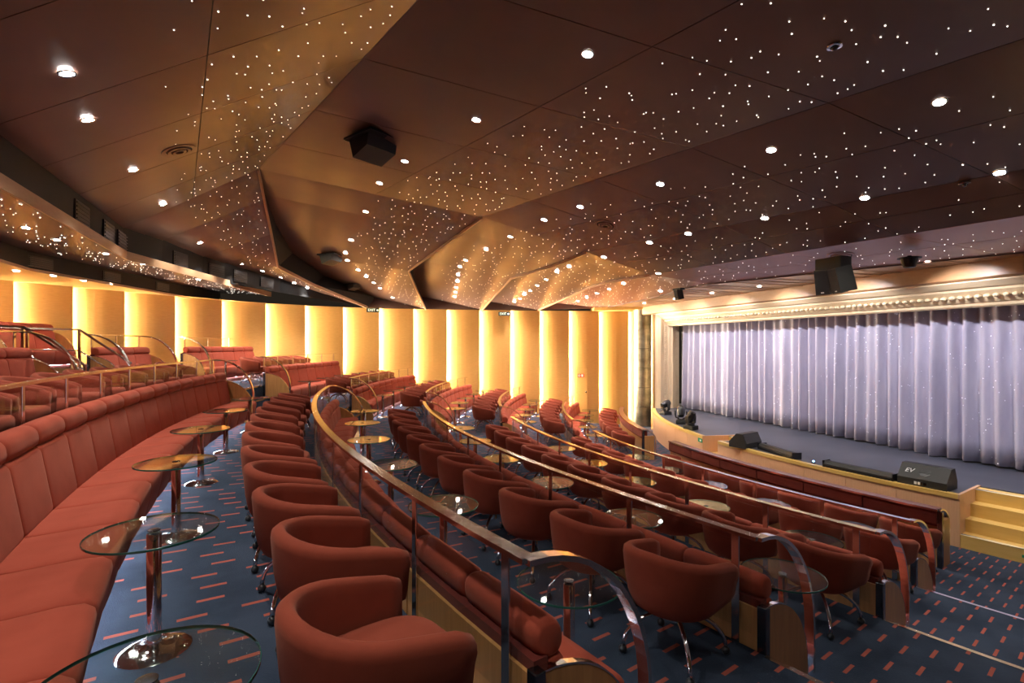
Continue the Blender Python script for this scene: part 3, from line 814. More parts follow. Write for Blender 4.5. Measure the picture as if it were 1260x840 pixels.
# ------------------------------------------------------------------ chairs
def chair_outline(phi_n):
    pass
def make_shell():
    """tub: D-shaped wall open to the front (-x), rounded rim"""
    path = []                                   # plan centreline from one arm tip round the back to the other
    hw, xb, xf = 0.275, 0.03, -0.25
    for k in range(5): path.append((xf + (xb - xf) * k / 5, -hw, 0.0 + k * 0.04))
    for k in range(17):
        a = -PI / 2 + PI * k / 16
        path.append((xb + 0.245 * math.cos(a), hw * math.sin(a), None))
    for k in range(4, -1, -1): path.append((xf + (xb - xf) * k / 5, hw, 0))
    n = len(path); vs = []; fs = []
    lens = [0.0]
    for k in range(1, n): lens.append(lens[-1] + math.hypot(path[k][0] - path[k - 1][0], path[k][1] - path[k - 1][1]))
    tot = lens[-1]
    th = 0.054
    for k in range(n):
        x, y, _ = path[k]
        a = path[max(k - 1, 0)]; c = path[min(k + 1, n - 1)]
        t = Vector((c[0] - a[0], c[1] - a[1], 0)).normalized(); nrm = Vector((t.y, -t.x, 0))     # outward
        s = abs(lens[k] / tot - 0.5) * 2        # 0 back, 1 arm tip
        top = 0.725 - 0.12 * (s ** 1.4)
        if s > 0.985: top -= 0.015
        o, w = 0.0, th / 2
        prof = [(0.325, w - 0.075), (0.345, w - 0.045), (0.40, w - 0.018), (0.50, w), (top - 0.05, w + 0.014), (top - 0.02, w + 0.010), (top - 0.004, w - 0.010), (top, 0.0),
                (top - 0.004, -w + 0.012), (top - 0.02, -w + 0.002), (top - 0.06, -w), (0.42, -w)]
        for z, off in prof: vs.append((x + nrm.x * off, y + nrm.y * off, z))
    m = 12
    for k in range(n - 1):
        for i in range(m - 1):
            fs.append((k * m + i, k * m + i + 1, (k + 1) * m + i + 1, (k + 1) * m + i))
    for e in (0, n - 1): fs.append(tuple(e * m + i for i in range(m)))
    # underside
    fs.append(tuple(k * m for k in range(n)))
    return fix(mesh('shell', vs, fs, True))
def make_seat():
    out = []
    for k in range(28):
        a = 2 * PI * k / 28
        c, s_ = math.cos(a), math.sin(a)
        x = (abs(c) ** 0.62) * (1 if c > 0 else -1); y = (abs(s_) ** 0.62) * (1 if s_ > 0 else -1)
        out.append((x * 0.265 - 0.06, y * 0.245))
    vs = []; fs = []
    lv = [(0.33, 0.90), (0.355, 0.98), (0.38, 1.0), (0.43, 1.0), (0.455, 0.975), (0.467, 0.91), (0.472, 0.7)]
    n = len(out)
    for z, sc in lv:
        for x, y in out: vs.append(((x + 0.06) * sc - 0.06, y * sc, z))
    for l in range(len(lv) - 1):
        for k in range(n):
            fs.append((l * n + k, l * n + (k + 1) % n, (l + 1) * n + (k + 1) % n, (l + 1) * n + k))
    fs.append(tuple(range(n))); fs.append(tuple((len(lv) - 1) * n + k for k in range(n)))
    return fix(mesh('seat', vs, fs, True))
shell_me, seat_me = make_shell(), make_seat()
shell_me.materials.append(MATS['chair_fabric']); seat_me.materials.append(MATS['chair_fabric'])
col_me = lathe_me('column', [(0.030, 0.21), (0.030, 0.285), (0.024, 0.29), (0.024, 0.315), (0.08, 0.32), (0.08, 0.332)], 12); col_me.materials.append(MATS['chrome'])
lp = []
for k in range(9):
    t = k / 8 * PI / 2
    lp.append((0.03 + 0.30 * math.sin(t), 0, 0.045 + 0.225 * math.cos(t)))
leg_me = tube_me('leg', [(0.0, 0, 0.27)] + lp, 0.014, 7); leg_me.materials.append(MATS['chrome'])
foot_me = ball_me('foot', 0.027, 10, 1.0); foot_me.materials.append(MATS['rubber'])
def simple_base():
    bm = bmesh.new()
    for q in range(4):
        t = leg_me.copy(); t.transform(Matrix.Rotation(PI / 4 + q * PI / 2, 4, 'Z')); bm.from_mesh(t); bpy.data.meshes.remove(t)
    t = col_me.copy(); bm.from_mesh(t); bpy.data.meshes.remove(t)
    me = bpy.data.meshes.new('base'); bm.to_mesh(me); bm.free(); me.polygons.foreach_set('use_smooth', [True] * len(me.polygons)); me.materials.append(MATS['chrome'])
    return me
base_me = simple_base()
def make_chair(full):
    o = empty('tub_chair')
    sh = ob('shell', shell_me, None, o); ob('seat', seat_me, None, o)
    if full:
        ob('column', col_me, None, o)
        for q in range(4):
            l = ob('leg', leg_me, None, o, rz=PI / 4 + q * PI / 2)
            ob('foot', foot_me, None, l, loc=(0.33, 0, 0.027))
    else:
        ob('base', base_me, None, o)
    return o
protos = {}
def place_chair(t, a, rot, label, group, full):
    r = RT(t) - 0.79
    if full not in protos: protos[full] = make_chair(full); o = protos[full]
    else: o = copy_tree(protos[full])
    if t == 'A' and a > -145: r += 0.13; a += 0.12
    o.location = P(r, a, FZ[t]); o.rotation_euler = (0, 0, RAD(a + rot))
    tag(o, label, 'chair', group)
    return o
CHAIR_W = 0.775
def chair_row(t, a0, a1, where, start_word, rot0=0.0):
    r = RT(t) - 0.79
    step = math.degrees(CHAIR_W / r)
    n = int((a0 - a1) / step)
    for k in range(n):
        a = a0 - step * (k + 0.5)
        p = P(r, a)
        full = math.hypot(p.x, p.y) < 9.5
        place_chair(t, a, rot0 + random.uniform(-7, 7), 'maroon tub chair, %s from the %s, %s tier from stage' % (ORD[k + 1], start_word, TW[t]),
                    'tub chairs on the %s tier %s' % (TW[t], where), full)
for t in ('E', 'D', 'C', 'B', 'A', 'Z'):
    chair_row(t, {'A': -143.1, 'B': -143.6, 'C': -143.5, 'D': -144.2, 'E': -145.4, 'Z': -143.0}[t], A_MID0 + 0.4, 'between the aisles', 'stage-steps aisle', {'C': -6, 'D': -4, 'B': 4}.get(t, 0))
for t in ('E', 'D', 'C', 'B', 'A', 'Z'):
    wa = wall_angle(RT(t) - 0.79)
    chair_row(t, A_MID1 - 0.4, wa + 1.2, 'by the gold wall', 'middle aisle wallwards', 8)
wa = wall_angle(RT('Y') - 0.5)
chair_row('Y', -152.0, -160.6, 'between the aisles', 'stage-steps aisle')

# ------------------------------------------------------------------ tables
TB_H = 0.63
t_top = lathe_me('glass_top', [(0.0005, TB_H - 0.012), (0.298, TB_H - 0.012), (0.298, TB_H), (0.0005, TB_H)], 40, smooth=False, cap=False); t_top.materials.append(MATS['table_glass'])
t_rim = lathe_me('rim', [(0.2975, TB_H - 0.012), (0.300, TB_H - 0.011), (0.300, TB_H - 0.001), (0.2975, TB_H)], 40, cap=False); t_rim.materials.append(MATS['glass_rim'])
t_col = lathe_me('column', [(0.034, 0.03), (0.034, TB_H - 0.02), (0.030, TB_H - 0.0125)], 20); t_col.materials.append(MATS['chrome'])
t_hub = lathe_me('hub', [(0.030, TB_H + 0.0005), (0.030, TB_H + 0.004), (0.02, TB_H + 0.006), (0.0005, TB_H + 0.006)], 16, cap=False); t_hub.materials.append(MATS['dark_steel'])
t_base = lathe_me('base', [(0.172, 0.0), (0.172, 0.006), (0.15, 0.02), (0.10, 0.03), (0.05, 0.036), (0.038, 0.045)], 28); t_base.materials.append(MATS['chrome'])
def make_table():
    o = empty('side_table')
    tp = ob('glass_top', t_top, None, o); ob('rim', t_rim, None, tp)
    ob('column', t_col, None, o); ob('base', t_base, None, o); ob('hub', t_hub, None, o)
    return o
tproto = [None]
def place_table(t, a, label, group, dr=0.0):
    if tproto[0] is None: tproto[0] = make_table(); o = tproto[0]
    else: o = copy_tree(tproto[0])
    o.location = P(RT(t) + dr, a, FZ[t])
    tag(o, label, 'table', group)
T_START = {'A': -147.5 + 4.43, 'B': -145.0, 'C': -144.4, 'D': -146.6, 'E': -148.2, 'Z': -146.0}
for t in ('E', 'D', 'C', 'B', 'A', 'Z'):
    a = T_START[t]; k = 1
    while a > A_MID0 + 0.8:
        aa = -144.0 if (t == 'A' and k == 1) else a
        if t == 'Z' and -167.2 < aa < -163.2: a -= 4.45; continue
        place_table(t, aa, 'round glass side table, %s from the stage-steps aisle, %s tier up from the stage' % (ORD[k], TW[t]), 'side tables on the %s tier between the aisles' % TW[t])
        a -= 4.45; k += 1
    a = A_MID1 - 1.6; k = 1; wa = wall_angle(RT(t))
    while a > wa + 1.0:
        place_table(t, a, 'round glass side table, %s from the middle aisle on wall side, %s tier' % (ORD[k], TW[t]), 'side tables on the %s tier by the gold wall' % TW[t])
        a -= 3.4 * RT0 / RT(t); k += 1

# ------------------------------------------------------------------ banquettes
def cushion(name, prof, w, mat, puff=0.012):
    """(x, z) outline made into a padded block of width w with softened ends"""
    cx = sum(p[0] for p in prof) / len(prof); cz = sum(p[1] for p in prof) / len(prof)
    n = len(prof); vs = []; fs = []
    ys = [(-0.5, 0.90), (-0.485, 0.955), (-0.44, 0.99), (-0.25, 1.0), (0.0, 1.006), (0.25, 1.0), (0.44, 0.99), (0.485, 0.955), (0.5, 0.90)]
    ext = max(max(abs(p[0] - cx) for p in prof), max(abs(p[1] - cz) for p in prof))
    for f, sc in ys:
        sh = (1 - sc) * 0.26
        for x, z in prof:
            d = Vector((x - cx, z - cz)); l = d.length
            l2 = max(l - sh, l * 0.5)
            d = d * (l2 / l); vs.append((cx + d.x, f * w, cz + d.y))
    for k in range(len(ys) - 1):
        for i in range(n):
            j = (i + 1) % n
            fs.append((k * n + i, k * n + j, (k + 1) * n + j, (k + 1) * n + i))
    fs.append(tuple(range(n))); fs.append(tuple(range(len(ys) * n - 1, (len(ys) - 1) * n - 1, -1)))
    me = fix(mesh(name, vs, fs, True)); me.materials.append(MATS[mat])
    return me
def rounded(x0, x1, z0, z1, r, k=3):
    o = []
    for cx, cz, a0 in ((x1 - r, z1 - r, 0), (x0 + r, z1 - r, 90), (x0 + r, z0 + r, 180), (x1 - r, z0 + r, 270)):
        for q in range(k + 1):
            a = RAD(a0 + 90 * q / k); o.append((cx + r * math.cos(a), cz + r * math.sin(a)))
    return o
def lean(prof, k, z0): return [(x + (z - z0) * k, z) for x, z in prof]
SEAT_P = [(0.145, 0.385), (0.15, 0.42), (0.175, 0.445), (0.24, 0.455), (0.40, 0.447), (0.56, 0.435), (0.60, 0.42), (0.60, 0.30), (0.36, 0.24), (0.215, 0.12), (0.185, 0.12), (0.16, 0.26)]
MOD = 0.615
_cache = {}
def bench_meshes(w, tall, deep=False):
    key = (round(w, 3), tall, deep)
    if key in _cache: return _cache[key]
    top = (1.05 if deep else 1.0) if tall else 0.85
    roll = 0.17
    dx = 0.2 if deep else 0.0
    seat = cushion('seat_cushion', [(0.195 + (x - 0.145) * 1.32, z) for x, z in SEAT_P] if deep else SEAT_P, w, 'red_fabric')
    bk = lean(rounded(0.49 + dx, 0.60 + dx, 0.40, top - roll + 0.025, 0.05, 4), 0.16, 0.40)
    back = cushion('back_cushion', bk, w, 'red_fabric')
    xr = 0.49 + dx + (top - roll - 0.40) * 0.16
    rl = rounded(xr - 0.005, xr + 0.15, top - roll, top, 0.07, 5)
    rl = lean(rl, 0.1, top - roll)
    head = cushion('headrest', rl, w, 'red_fabric')
    _cache[key] = (seat, back, head); return _cache[key]
def quarter(x0, x1, z0, z1, n=14, p=1.0):
    """tall at x1, curving down to x0"""
    pts = [(x1, z0), (x1, z1)]
    for k in range(1, n + 1):
        t = PI / 2 * k / n
        pts.append((x1 - (x1 - x0) * math.sin(t), z0 + (z1 - z0) * (math.cos(t) ** 0.8 if k < n else 0)))
    return pts
def bench(t, a0, a1, label, group, tall=False, ends=(True, True), rise=0.39):
    r = RT(t)
    rs = r + 0.4
    L = RAD(a0 - a1) * rs
    n = max(1, round(L / MOD)); w = L / n - 0.004
    am = (a0 + a1) / 2
    base = P(r + 0.45, am, FZ[t]); root = empty('banquette', base, 0.0)
    inv = Matrix.Translation(base).inverted()
    tag(root, label, 'banquette', group)
    deep = t == 'A'; dx = 0.2 if deep else 0.0
    seat, back, head = bench_meshes(w, tall, deep)
    st = (a0 - a1) / n
    for k in range(n):
        a = a0 - st * (k + 0.5); mw = inv @ polar_m(r, a, FZ[t])
        ob('seat_cushion', seat, None, root, mw=mw); ob('back_cushion', back, None, root, mw=mw); ob('headrest', head, None, root, mw=mw)
    me = sweep_me('plinth', [(r + dx + 0.24, FZ[t]), (r + dx + 0.60, FZ[t]), (r + dx + 0.60, FZ[t] + 0.31), (r + dx + 0.36, FZ[t] + 0.25), (r + dx + 0.24, FZ[t] + 0.14)], a0, a1, n); me.transform(inv)
    ob('plinth', me, 'dark_red_fabric', root)
    xs = 0.300 if deep else 0.226
    me = sweep_me('led_strip', [(r + xs, FZ[t] + 0.117), (r + xs + 0.012, FZ[t] + 0.117), (r + xs + 0.012, FZ[t] + 0.125), (r + xs, FZ[t] + 0.125)], a0 - 0.1, a1 + 0.1, n); me.transform(inv)
    tag(ob('led_strip', me, 'cool_led', root), 'cool white light strip under the seat edge')
    top = ((1.05 if deep else 1.0) if tall else 0.85) - 0.19
    np_ = max(1, n // 2); sp = (a0 - a1) / np_
    for k in range(np_):
        me = sweep_me('back_panel', [(r + dx + 0.69, FZ[t]), (r + dx + 0.732, FZ[t]), (r + dx + 0.732, FZ[t] + top), (r + dx + 0.69, FZ[t] + top)], a0 - sp * k - 0.03, a0 - sp * (k + 1) + 0.03, 4); me.transform(inv)
        ob('back_panel', me, 'honey_wood', root)
    me = sweep_me('back_rail', [(r + dx + 0.62, FZ[t] + 0.3), (r + dx + 0.715, FZ[t] + 0.3), (r + dx + 0.715, FZ[t] + top + 0.05), (r + dx + 0.64, FZ[t] + top + 0.05)], a0, a1, n); me.transform(inv)
    ob('back_board', me, 'dark_red_fabric', root)
    for e, (a, sg) in enumerate(((a0, 1), (a1, -1))):
        if not ends[e]: continue
        da = math.degrees(0.02 / r) * sg
        mw = inv @ polar_m(r, a + da, FZ[t])
        ob('end_panel', prism_me('end_panel', quarter(0.13 + dx * 0.5, 0.69 + dx, 0.0, top + 0.02), -0.016, 0.016), 'honey_wood', root, mw=mw)
        edge_p = [(x, 0, z) for x, z in quarter(0.13 + dx * 0.5, 0.69 + dx, 0.0, top + 0.02)[1:]]
        ob('end_edging', tube_me('end_edging', edge_p, 0, flat=(0.036, 0.008, (0, 1, 0))), 'rail_chrome', root, mw=mw)
        ob('end_post', box_me('end_post', 0.69 + dx, 0.745 + dx, -0.03, 0.03, 0, top + 0.03, 0.004, 1), 'dark_steel', root, mw=mw)
    return root
for t in ('E', 'D', 'C', 'B', 'A'):
    bench(t, BN[t], A_MID0, 'long red banquette between the two aisles on the %s tier up from the stage' % TW[t], 'long banquettes between the aisles', tall=(t == 'A'))
    wa = wall_angle(RT(t) + 0.3)
    bench(t, A_MID1, wa + (2.2 if t == 'A' else 0.8), 'short red banquette ending at the gold wall on the %s tier up' % TW[t], 'short banquettes at the gold wall', tall=(t == 'A'), ends=(True, False))
bench('Z', -146.0, -163.2, 'long red banquette on the sixth tier beside the wooden stair side', 'banquettes of the sixth tier', tall=True)
bench('Z', -167.3, -171.4, 'short red banquette between short stair and middle aisle, sixth tier up', 'banquettes of the sixth tier', tall=True)
wa = wall_angle(RT('Z') + 0.3)
bench('Z', A_MID1, wa + 1.6, 'short red banquette ending at the gold wall on the sixth tier', 'banquettes of the sixth tier', tall=True, ends=(True, False))
bench('Y', -167.9, -171.6, 'short dark banquette along the gold wall, past the stair on the top tier', 'banquettes of the top tier', tall=True)
bench('Y', -150.0, -166.9, 'long dark banquette along the gold wall on the top tier', 'banquettes of the top tier', tall=True)

# ------------------------------------------------------------------ railings
post_me = {}
def post(h):
    k = round(h, 3)
    if k not in post_me:
        post_me[k] = box_me('post', -0.006, 0.006, -0.028, 0.028, 0.0, h, 0.003, 1); post_me[k].materials.append(MATS['rail_chrome'])
    return post_me[k]
def railing(t, a0, a1, label, group, ends=(True, True), lower=None, h=RAIL_H, base_drop=0.12, glassed=True):
    r = RR(t); z = FZ[t]; zt = z + h
    lower = lower or TIERS[TIERS.index(t) - 1]
    zl = FZ[lower]
    base = P(r, (a0 + a1) / 2, z); inv = Matrix.Translation(base).inverted()
    root = empty('railing', base); tag(root, label, 'railing', group)
    seg = max(6, int(abs(a0 - a1) * 1.6))
    me = sweep_me('handrail', [(r - 0.034, zt - 0.024), (r + 0.034, zt - 0.024), (r + 0.034, zt), (r - 0.034, zt)], a0, a1, seg); me.transform(inv)
    ob('handrail', me, 'rail_chrome', root)
    L = RAD(abs(a0 - a1)) * r; n = max(1, round(L / 1.05))
    st = (a0 - a1) / n
    for k in range(n + 1):
        a = a0 - st * k
        if k == 0: a -= math.degrees(0.16 / r)
        if k == n: a += math.degrees(0.16 / r)
        p_ = ob('post', post(h - 0.024), None, root, mw=inv @ polar_m(r, a, z))
    if glassed:
        for k in range(n):
            g0, g1 = a0 - st * k, a0 - st * (k + 1)
            me = sweep_me('glass_panel', [(r - 0.004, z + 0.10), (r + 0.004, z + 0.10), (r + 0.004, zt - 0.07), (r - 0.004, zt - 0.07)], g0 - math.degrees(0.05 / r), g1 + math.degrees(0.05 / r), 3); me.transform(inv)
            ob('glass_panel', me, 'clear_glass', root)
    for e, a in enumerate((a0, a1)):
        if not ends[e]: continue
        pts = [(0.02, 0, zt - 0.012)]
        A, Bv = 0.72, min(0.80, zt - zl - 0.25)
        for k in range(1, 15):
            q = PI / 2 * k / 14
            pts.append((-A * math.sin(q), 0, zt - 0.012 - Bv * (1 - math.cos(q))))
        pts.append((-A, 0, zl))
        me = tube_me('end_loop', pts, 0, flat=(0.065, 0.024, (0, 1, 0)))
        ob('end_loop', me, 'rail_chrome', root, mw=inv @ polar_m(r, a, 0))
    return root
for t in ('D', 'C', 'B', 'A', 'Z'):
    railing(t, NE[t], A_MID0 - 0.05, 'long chrome rail with glass panels between the aisles, edging the %s tier' % TW[t], 'long glass railings', ends=(t != 'Z', True))
    wa = wall_angle(RR(t) + 0.05)
    railing(t, A_MID1 + 0.05, wa + 0.6, 'short chrome rail with glass panels towards the gold wall, edging the %s tier' % TW[t], 'short glass railings', ends=(True, False))
railing('Y', -146.0, -163.3, 'chrome rail with glass panels edging the top tier above the sixth tier banquette', 'top tier railings')
railing('Y', -167.2, -171.5, 'short chrome rail between short stair and middle aisle, edging the top tier', 'top tier railings')
wa = wall_angle(RR('Y') + 0.05)
railing('Y', A_MID1, max(wa + 0.6, -180.5), 'short chrome rail edging the top tier towards the gold wall', 'top tier railings', ends=(True, False))
# parapet in front of the first tier
rp = RR('E'); z = FZ['E']
for (a0, a1, lb) in ((NE['E'], A_MID0, 'long wooden parapet with dark red padded top in front of the first tier'), (A_MID1, -196.0, 'short curved wooden parapet with dark red padded top towards the mirrored column')):
    base = P(rp, (a0 + a1) / 2, z); inv = Matrix.Translation(base).inverted()
    root = empty('parapet', base); tag(root, lb, 'parapet', 'parapets in front of the first tier')
    n = max(2, round(RAD(a0 - a1) * rp / 0.9)); st = (a0 - a1) / n
    for k in range(n):
        b0, b1 = a0 - st * k - 0.04, a0 - st * (k + 1) + 0.04
        me = sweep_me('wood_panel', [(rp - 0.08, z), (rp + 0.02, z), (rp + 0.02, z + 0.58), (rp - 0.08, z + 0.58)], b0, b1, 4); me.transform(inv); ob('wood_panel', me, 'honey_wood', root)
        me = sweep_me('pad', [(rp - 0.10, z + 0.585), (rp + 0.045, z + 0.585), (rp + 0.06, z + 0.62), (rp + 0.06, z + 0.76), (rp + 0.04, z + 0.80), (rp - 0.08, z + 0.80), (rp - 0.10, z + 0.78)], b0, b1, 4); me.transform(inv); ob('pad', me, 'dark_red_fabric', root)
    me = sweep_me('top_rail', [(rp - 0.11, z + 0.802), (rp + 0.05, z + 0.802), (rp + 0.05, z + 0.83), (rp - 0.11, z + 0.83)], a0, a1, n * 3); me.transform(inv); ob('top_rail', me, 'dark_wood', root)
    me = sweep_me('rail', [(rp + 0.05, z + 0.80), (rp + 0.066, z + 0.80), (rp + 0.066, z + 0.832), (rp + 0.05, z + 0.832)], a0, a1, n * 3); me.transform(inv); ob('rail', me, 'rail_chrome', root)
    pm = [(0.02, 0, 0.82)] + [(-0.34 * math.sin(PI / 2 * k / 10), 0, 0.82 - 0.30 * (1 - math.cos(PI / 2 * k / 10))) for k in range(1, 11)] + [(-0.34, 0, 0)]
    ob('end_loop', tube_me('end_loop', pm, 0, flat=(0.06, 0.022, (0, 1, 0))), 'rail_chrome', root, mw=inv @ polar_m(rp, a0, z))
    ob('end_panel', box_me('end_panel', -0.28, 0.0, -0.02, 0.02, 0, 0.66), 'honey_wood', root, mw=inv @ polar_m(rp, a0 + 0.1, z))
    ob('end_post', box_me('end_post', 0.0, 0.06, -0.03, 0.03, 0, 0.8), 'dark_steel', root, mw=inv @ polar_m(rp, a0 + 0.1, z))

# ------------------------------------------------------------------ stair between top tier and sixth tier, with handrails
a_s0, a_s1 = -163.7, -166.8
rs = RR('Y'); zt, zl = FZ['Y'], FZ['Z']
root = empty('stair', P(rs, -165.2, zl)); inv = Matrix.Translation(P(rs, -165.2, zl)).inverted()
tag(root, 'short carpeted stair with wooden sides and chrome handrails below the top tier', 'stair')
for k in range(3):
    z1 = zl + (zt - zl) * (k + 1) / 3.0 - 0.002
    ra, rb = rs - 0.62 + 0.24 * k, rs + 0.0
    me = sweep_me('tread', [(ra, zl), (rb, zl), (rb, z1), (ra, z1)], a_s0, a_s1, 4); me.transform(inv); tr = ob('tread', me, 'carpet', root)
    me = sweep_me('nosing', [(ra - 0.005, z1 - 0.02), (ra + 0.03, z1 - 0.02), (ra + 0.03, z1 + 0.004), (ra - 0.005, z1 + 0.004)], a_s0, a_s1, 4); me.transform(inv); ob('nosing', me, 'rail_chrome', tr)
for a in (a_s0 + 0.1, a_s1 - 0.1):
    mw = inv @ polar_m(rs, a, zl)
    ob('side_board', prism_me('side_board', [(-0.75, 0), (1.6, 0), (1.6, 0.62), (0.05, 0.62), (-0.75, 0.10)], -0.015, 0.015), 'honey_wood', root, mw=mw)
    path = [(-0.78, 0, 0.70), (-0.75, 0, 0.72), (0.05, 0, 1.32), (1.6, 0, 1.36)]
    ob('handrail', tube_me('handrail', path, 0, flat=(0.05, 0.03, (0, 1, 0))), 'rail_chrome', root, mw=mw)
    ob('handrail', tube_me('handrail', [(x, y, zz - 0.38) for x, y, zz in path[1:]], 0.014, 6), 'rail_chrome', root, mw=mw)
    for x, zb_, zt_ in ((-0.75, 0.0, 0.72), (0.05, 0.5, 1.32), (0.85, 0.5, 1.34), (1.6, 0.5, 1.36)):
        ob('post', box_me('post', x - 0.018, x + 0.018, -0.018, 0.018, zb_, zt_), 'rail_chrome', root, mw=mw)

# ------------------------------------------------------------------ equipment on stage
def wedge(loc, rz, label, logo=True, s=1.0):
    o = empty('stage_monitor', loc, rz)
    pr = [(-0.20 * s, 0), (0.24 * s, 0), (0.24 * s, 0.13 * s), (0.05 * s, 0.34 * s), (-0.10 * s, 0.34 * s), (-0.20 * s, 0.12 * s)]
    ob('cabinet', prism_me('cabinet', pr, -0.34 * s, 0.34 * s), 'speaker_black', o)
    d = Vector((-0.10, 0, 0.22)).normalized()
    pr2 = [(-0.20 * s - 0.004, 0.125 * s), (-0.10 * s - 0.004, 0.335 * s), (-0.10 * s - 0.012, 0.339 * s), (-0.20 * s - 0.012, 0.129 * s)]
    ob('grille', prism_me('grille', pr2, -0.32 * s, 0.32 * s), 'grille', o)
    hd = box_me('handle', -0.05 * s, 0.05 * s, -0.075 * s, 0.075 * s, 0, 0.004)
    rot = Matrix.Translation((0.145 * s, 0.02, 0.235 * s)) @ Matrix.Rotation(RAD(47), 4, 'Y')
    ob('handle', lathe_me('handle', [(0.075 * s, -0.005), (0.075 * s, 0.004), (0.068 * s, 0.005)], 20), 'rubber', o, mw=rot)
    ob('handle_bar', box_me('handle_bar', -0.012, 0.012, -0.075 * s, 0.075 * s, 0.003, 0.012), 'speaker_black', o, mw=rot)
    if logo:
        cu = bpy.data.curves.new('logo', 'FONT'); cu.body = 'EV'; cu.size = 0.11; cu.extrude = 0.002; cu.align_x = 'CENTER'; cu.align_y = 'CENTER'; cu.shear = 0.2
        cu.materials.append(MATS['white_paint'])
        l = ob('logo', font_mesh(cu), None, o); l.matrix_basis = Matrix.Translation((0.15 * s, -0.2 * s, 0.237 * s)) @ Matrix.Rotation(RAD(47), 4, 'Y') @ Matrix.Rotation(RAD(90), 4, 'Z')
        for y, mm in ((-0.08, 'white_paint'), (-0.03, 'white_paint'), (0.0, 'dark_steel'), (0.05, 'dark_steel')):
            ob('socket', box_me('socket', 0.24 * s, 0.24 * s + 0.006, y - 0.018, y + 0.018, 0.04, 0.085), mm, o)
    tag(o, label, 'speaker')
    return o
def stage_at(px, py, z=STAGE_Z): return U(px, py, F * -z / (py - HY)) 
wp = stage_at(1141, 597); wedge((wp.x, wp.y, STAGE_Z), RAD(-150) + RAD(2), 'black wedge stage monitor with pale logo near the wide stage steps')
wp = stage_at(918, 549); wedge((wp.x, wp.y, STAGE_Z), RAD(-176) - RAD(60), 'black wedge stage monitor standing tilted near the narrow stage steps', logo=False, s=0.95)
for (p0, p1, lb) in (((938, 551.8), (980, 565), 'black footlight batten beside the tilted stage monitor'), ((1017, 574), (1102, 592), 'black footlight batten beside the blue spark light')):
    a, c = stage_at(*p0), stage_at(*p1); mid_ = (a + c) / 2; L = (c - a).length
    o = empty('footlight', (mid_.x, mid_.y, STAGE_Z), math.atan2(c.y - a.y, c.x - a.x)); tag(o, lb, 'footlight', 'footlights on the stage edge')
    pr = [(-0.10, 0), (0.10, 0), (0.10, 0.06), (0.03, 0.13), (-0.06, 0.13), (-0.10, 0.07)]
    me = prism_me('housing', pr, -L / 2, L / 2); me.transform(Matrix.Rotation(PI / 2, 4, 'Z')); ob('housing', me, 'speaker_black', o)
    me = box_me('lens_strip', -L / 2 + 0.03, L / 2 - 0.03, -0.115, -0.1, 0.02, 0.055); ob('lens_strip', me, 'rubber', o)
    for x in (-L / 2 - 0.006, L / 2 + 0.006): ob('end_cap', box_me('end_cap', x - 0.006, x + 0.006, -0.11, 0.11, 0, 0.135), 'rubber', o)
p = stage_at(1001, 570); o = empty('led_marker', (p.x, p.y, STAGE_Z)); tag(o, 'tiny blue glowing marker lamp between the two footlight battens', 'lamp')
ob('base', lathe_me('base', [(0.04, 0), (0.04, 0.015), (0.02, 0.03)], 12), 'rubber', o); ob('bulb', ball_me('bulb', 0.02), 'blue_led', o, loc=(0, 0, 0.045))
def moving_head(loc, rz, tilt, label):
    o = empty('moving_head_lamp', loc, rz); tag(o, label, 'stage lamp', 'moving head lamps at the stage corner')
    ob('base', box_me('base', -0.16, 0.16, -0.14, 0.14, 0, 0.12, 0.02, 2), 'speaker_black', o)
    ob('turntable', lathe_me('turntable', [(0.11, 0.12), (0.11, 0.145), (0.09, 0.15)], 18), 'rubber', o)
    for s_ in (-1, 1):
        me = tube_me('yoke_arm', [(0, s_ * 0.05, 0.16), (0, s_ * 0.15, 0.19), (0, s_ * 0.165, 0.28), (0, s_ * 0.16, 0.38)], 0, flat=(0.10, 0.04, (1, 0, 0))); ob('yoke_arm', me, 'speaker_black', o)
    hd = lathe_me('head', [(0.03, -0.17), (0.09, -0.15), (0.115, -0.05), (0.12, 0.06), (0.10, 0.15), (0.09, 0.16)], 18)
    h = ob('head', hd, 'rubber', o, mw=Matrix.Translation((0, 0, 0.36)) @ Matrix.Rotation(tilt, 4, 'Y'))
    ob('lens', lathe_me('lens', [(0.0005, 0.164), (0.05, 0.166), (0.088, 0.158)], 18, cap=False), 'dark_steel', h)
p = stage_at(819, 510); moving_head((p.x, p.y, STAGE_Z), 0.4, RAD(70), 'black moving head lamp on the stage corner beside the cream frame')
p = stage_at(838, 521); moving_head((p.x, p.y, STAGE_Z), 1.2, RAD(35), 'black moving head lamp tilted upwards in the middle of the corner three')
p = stage_at(850, 528); moving_head((p.x, p.y, STAGE_Z), 2.2, RAD(150), 'black moving head lamp bowed down, towards the narrow stage steps')
# green emergency plate on the stage front
m_ = polar_m(STAGE_R + 0.032, -171.0, STAGE_Z - 0.12)
o = ob('exit_plate', box_me('exit_plate', 0, 0.006, -0.11, 0.11, -0.05, 0.05), 'green_paint', mw=m_); tag(o, 'small green and white plate on the curved stage front', 'sign')
ob('arrow_mark', box_me('arrow_mark', 0.006, 0.009, -0.02, 0.05, -0.02, 0.02), 'white_paint', o)

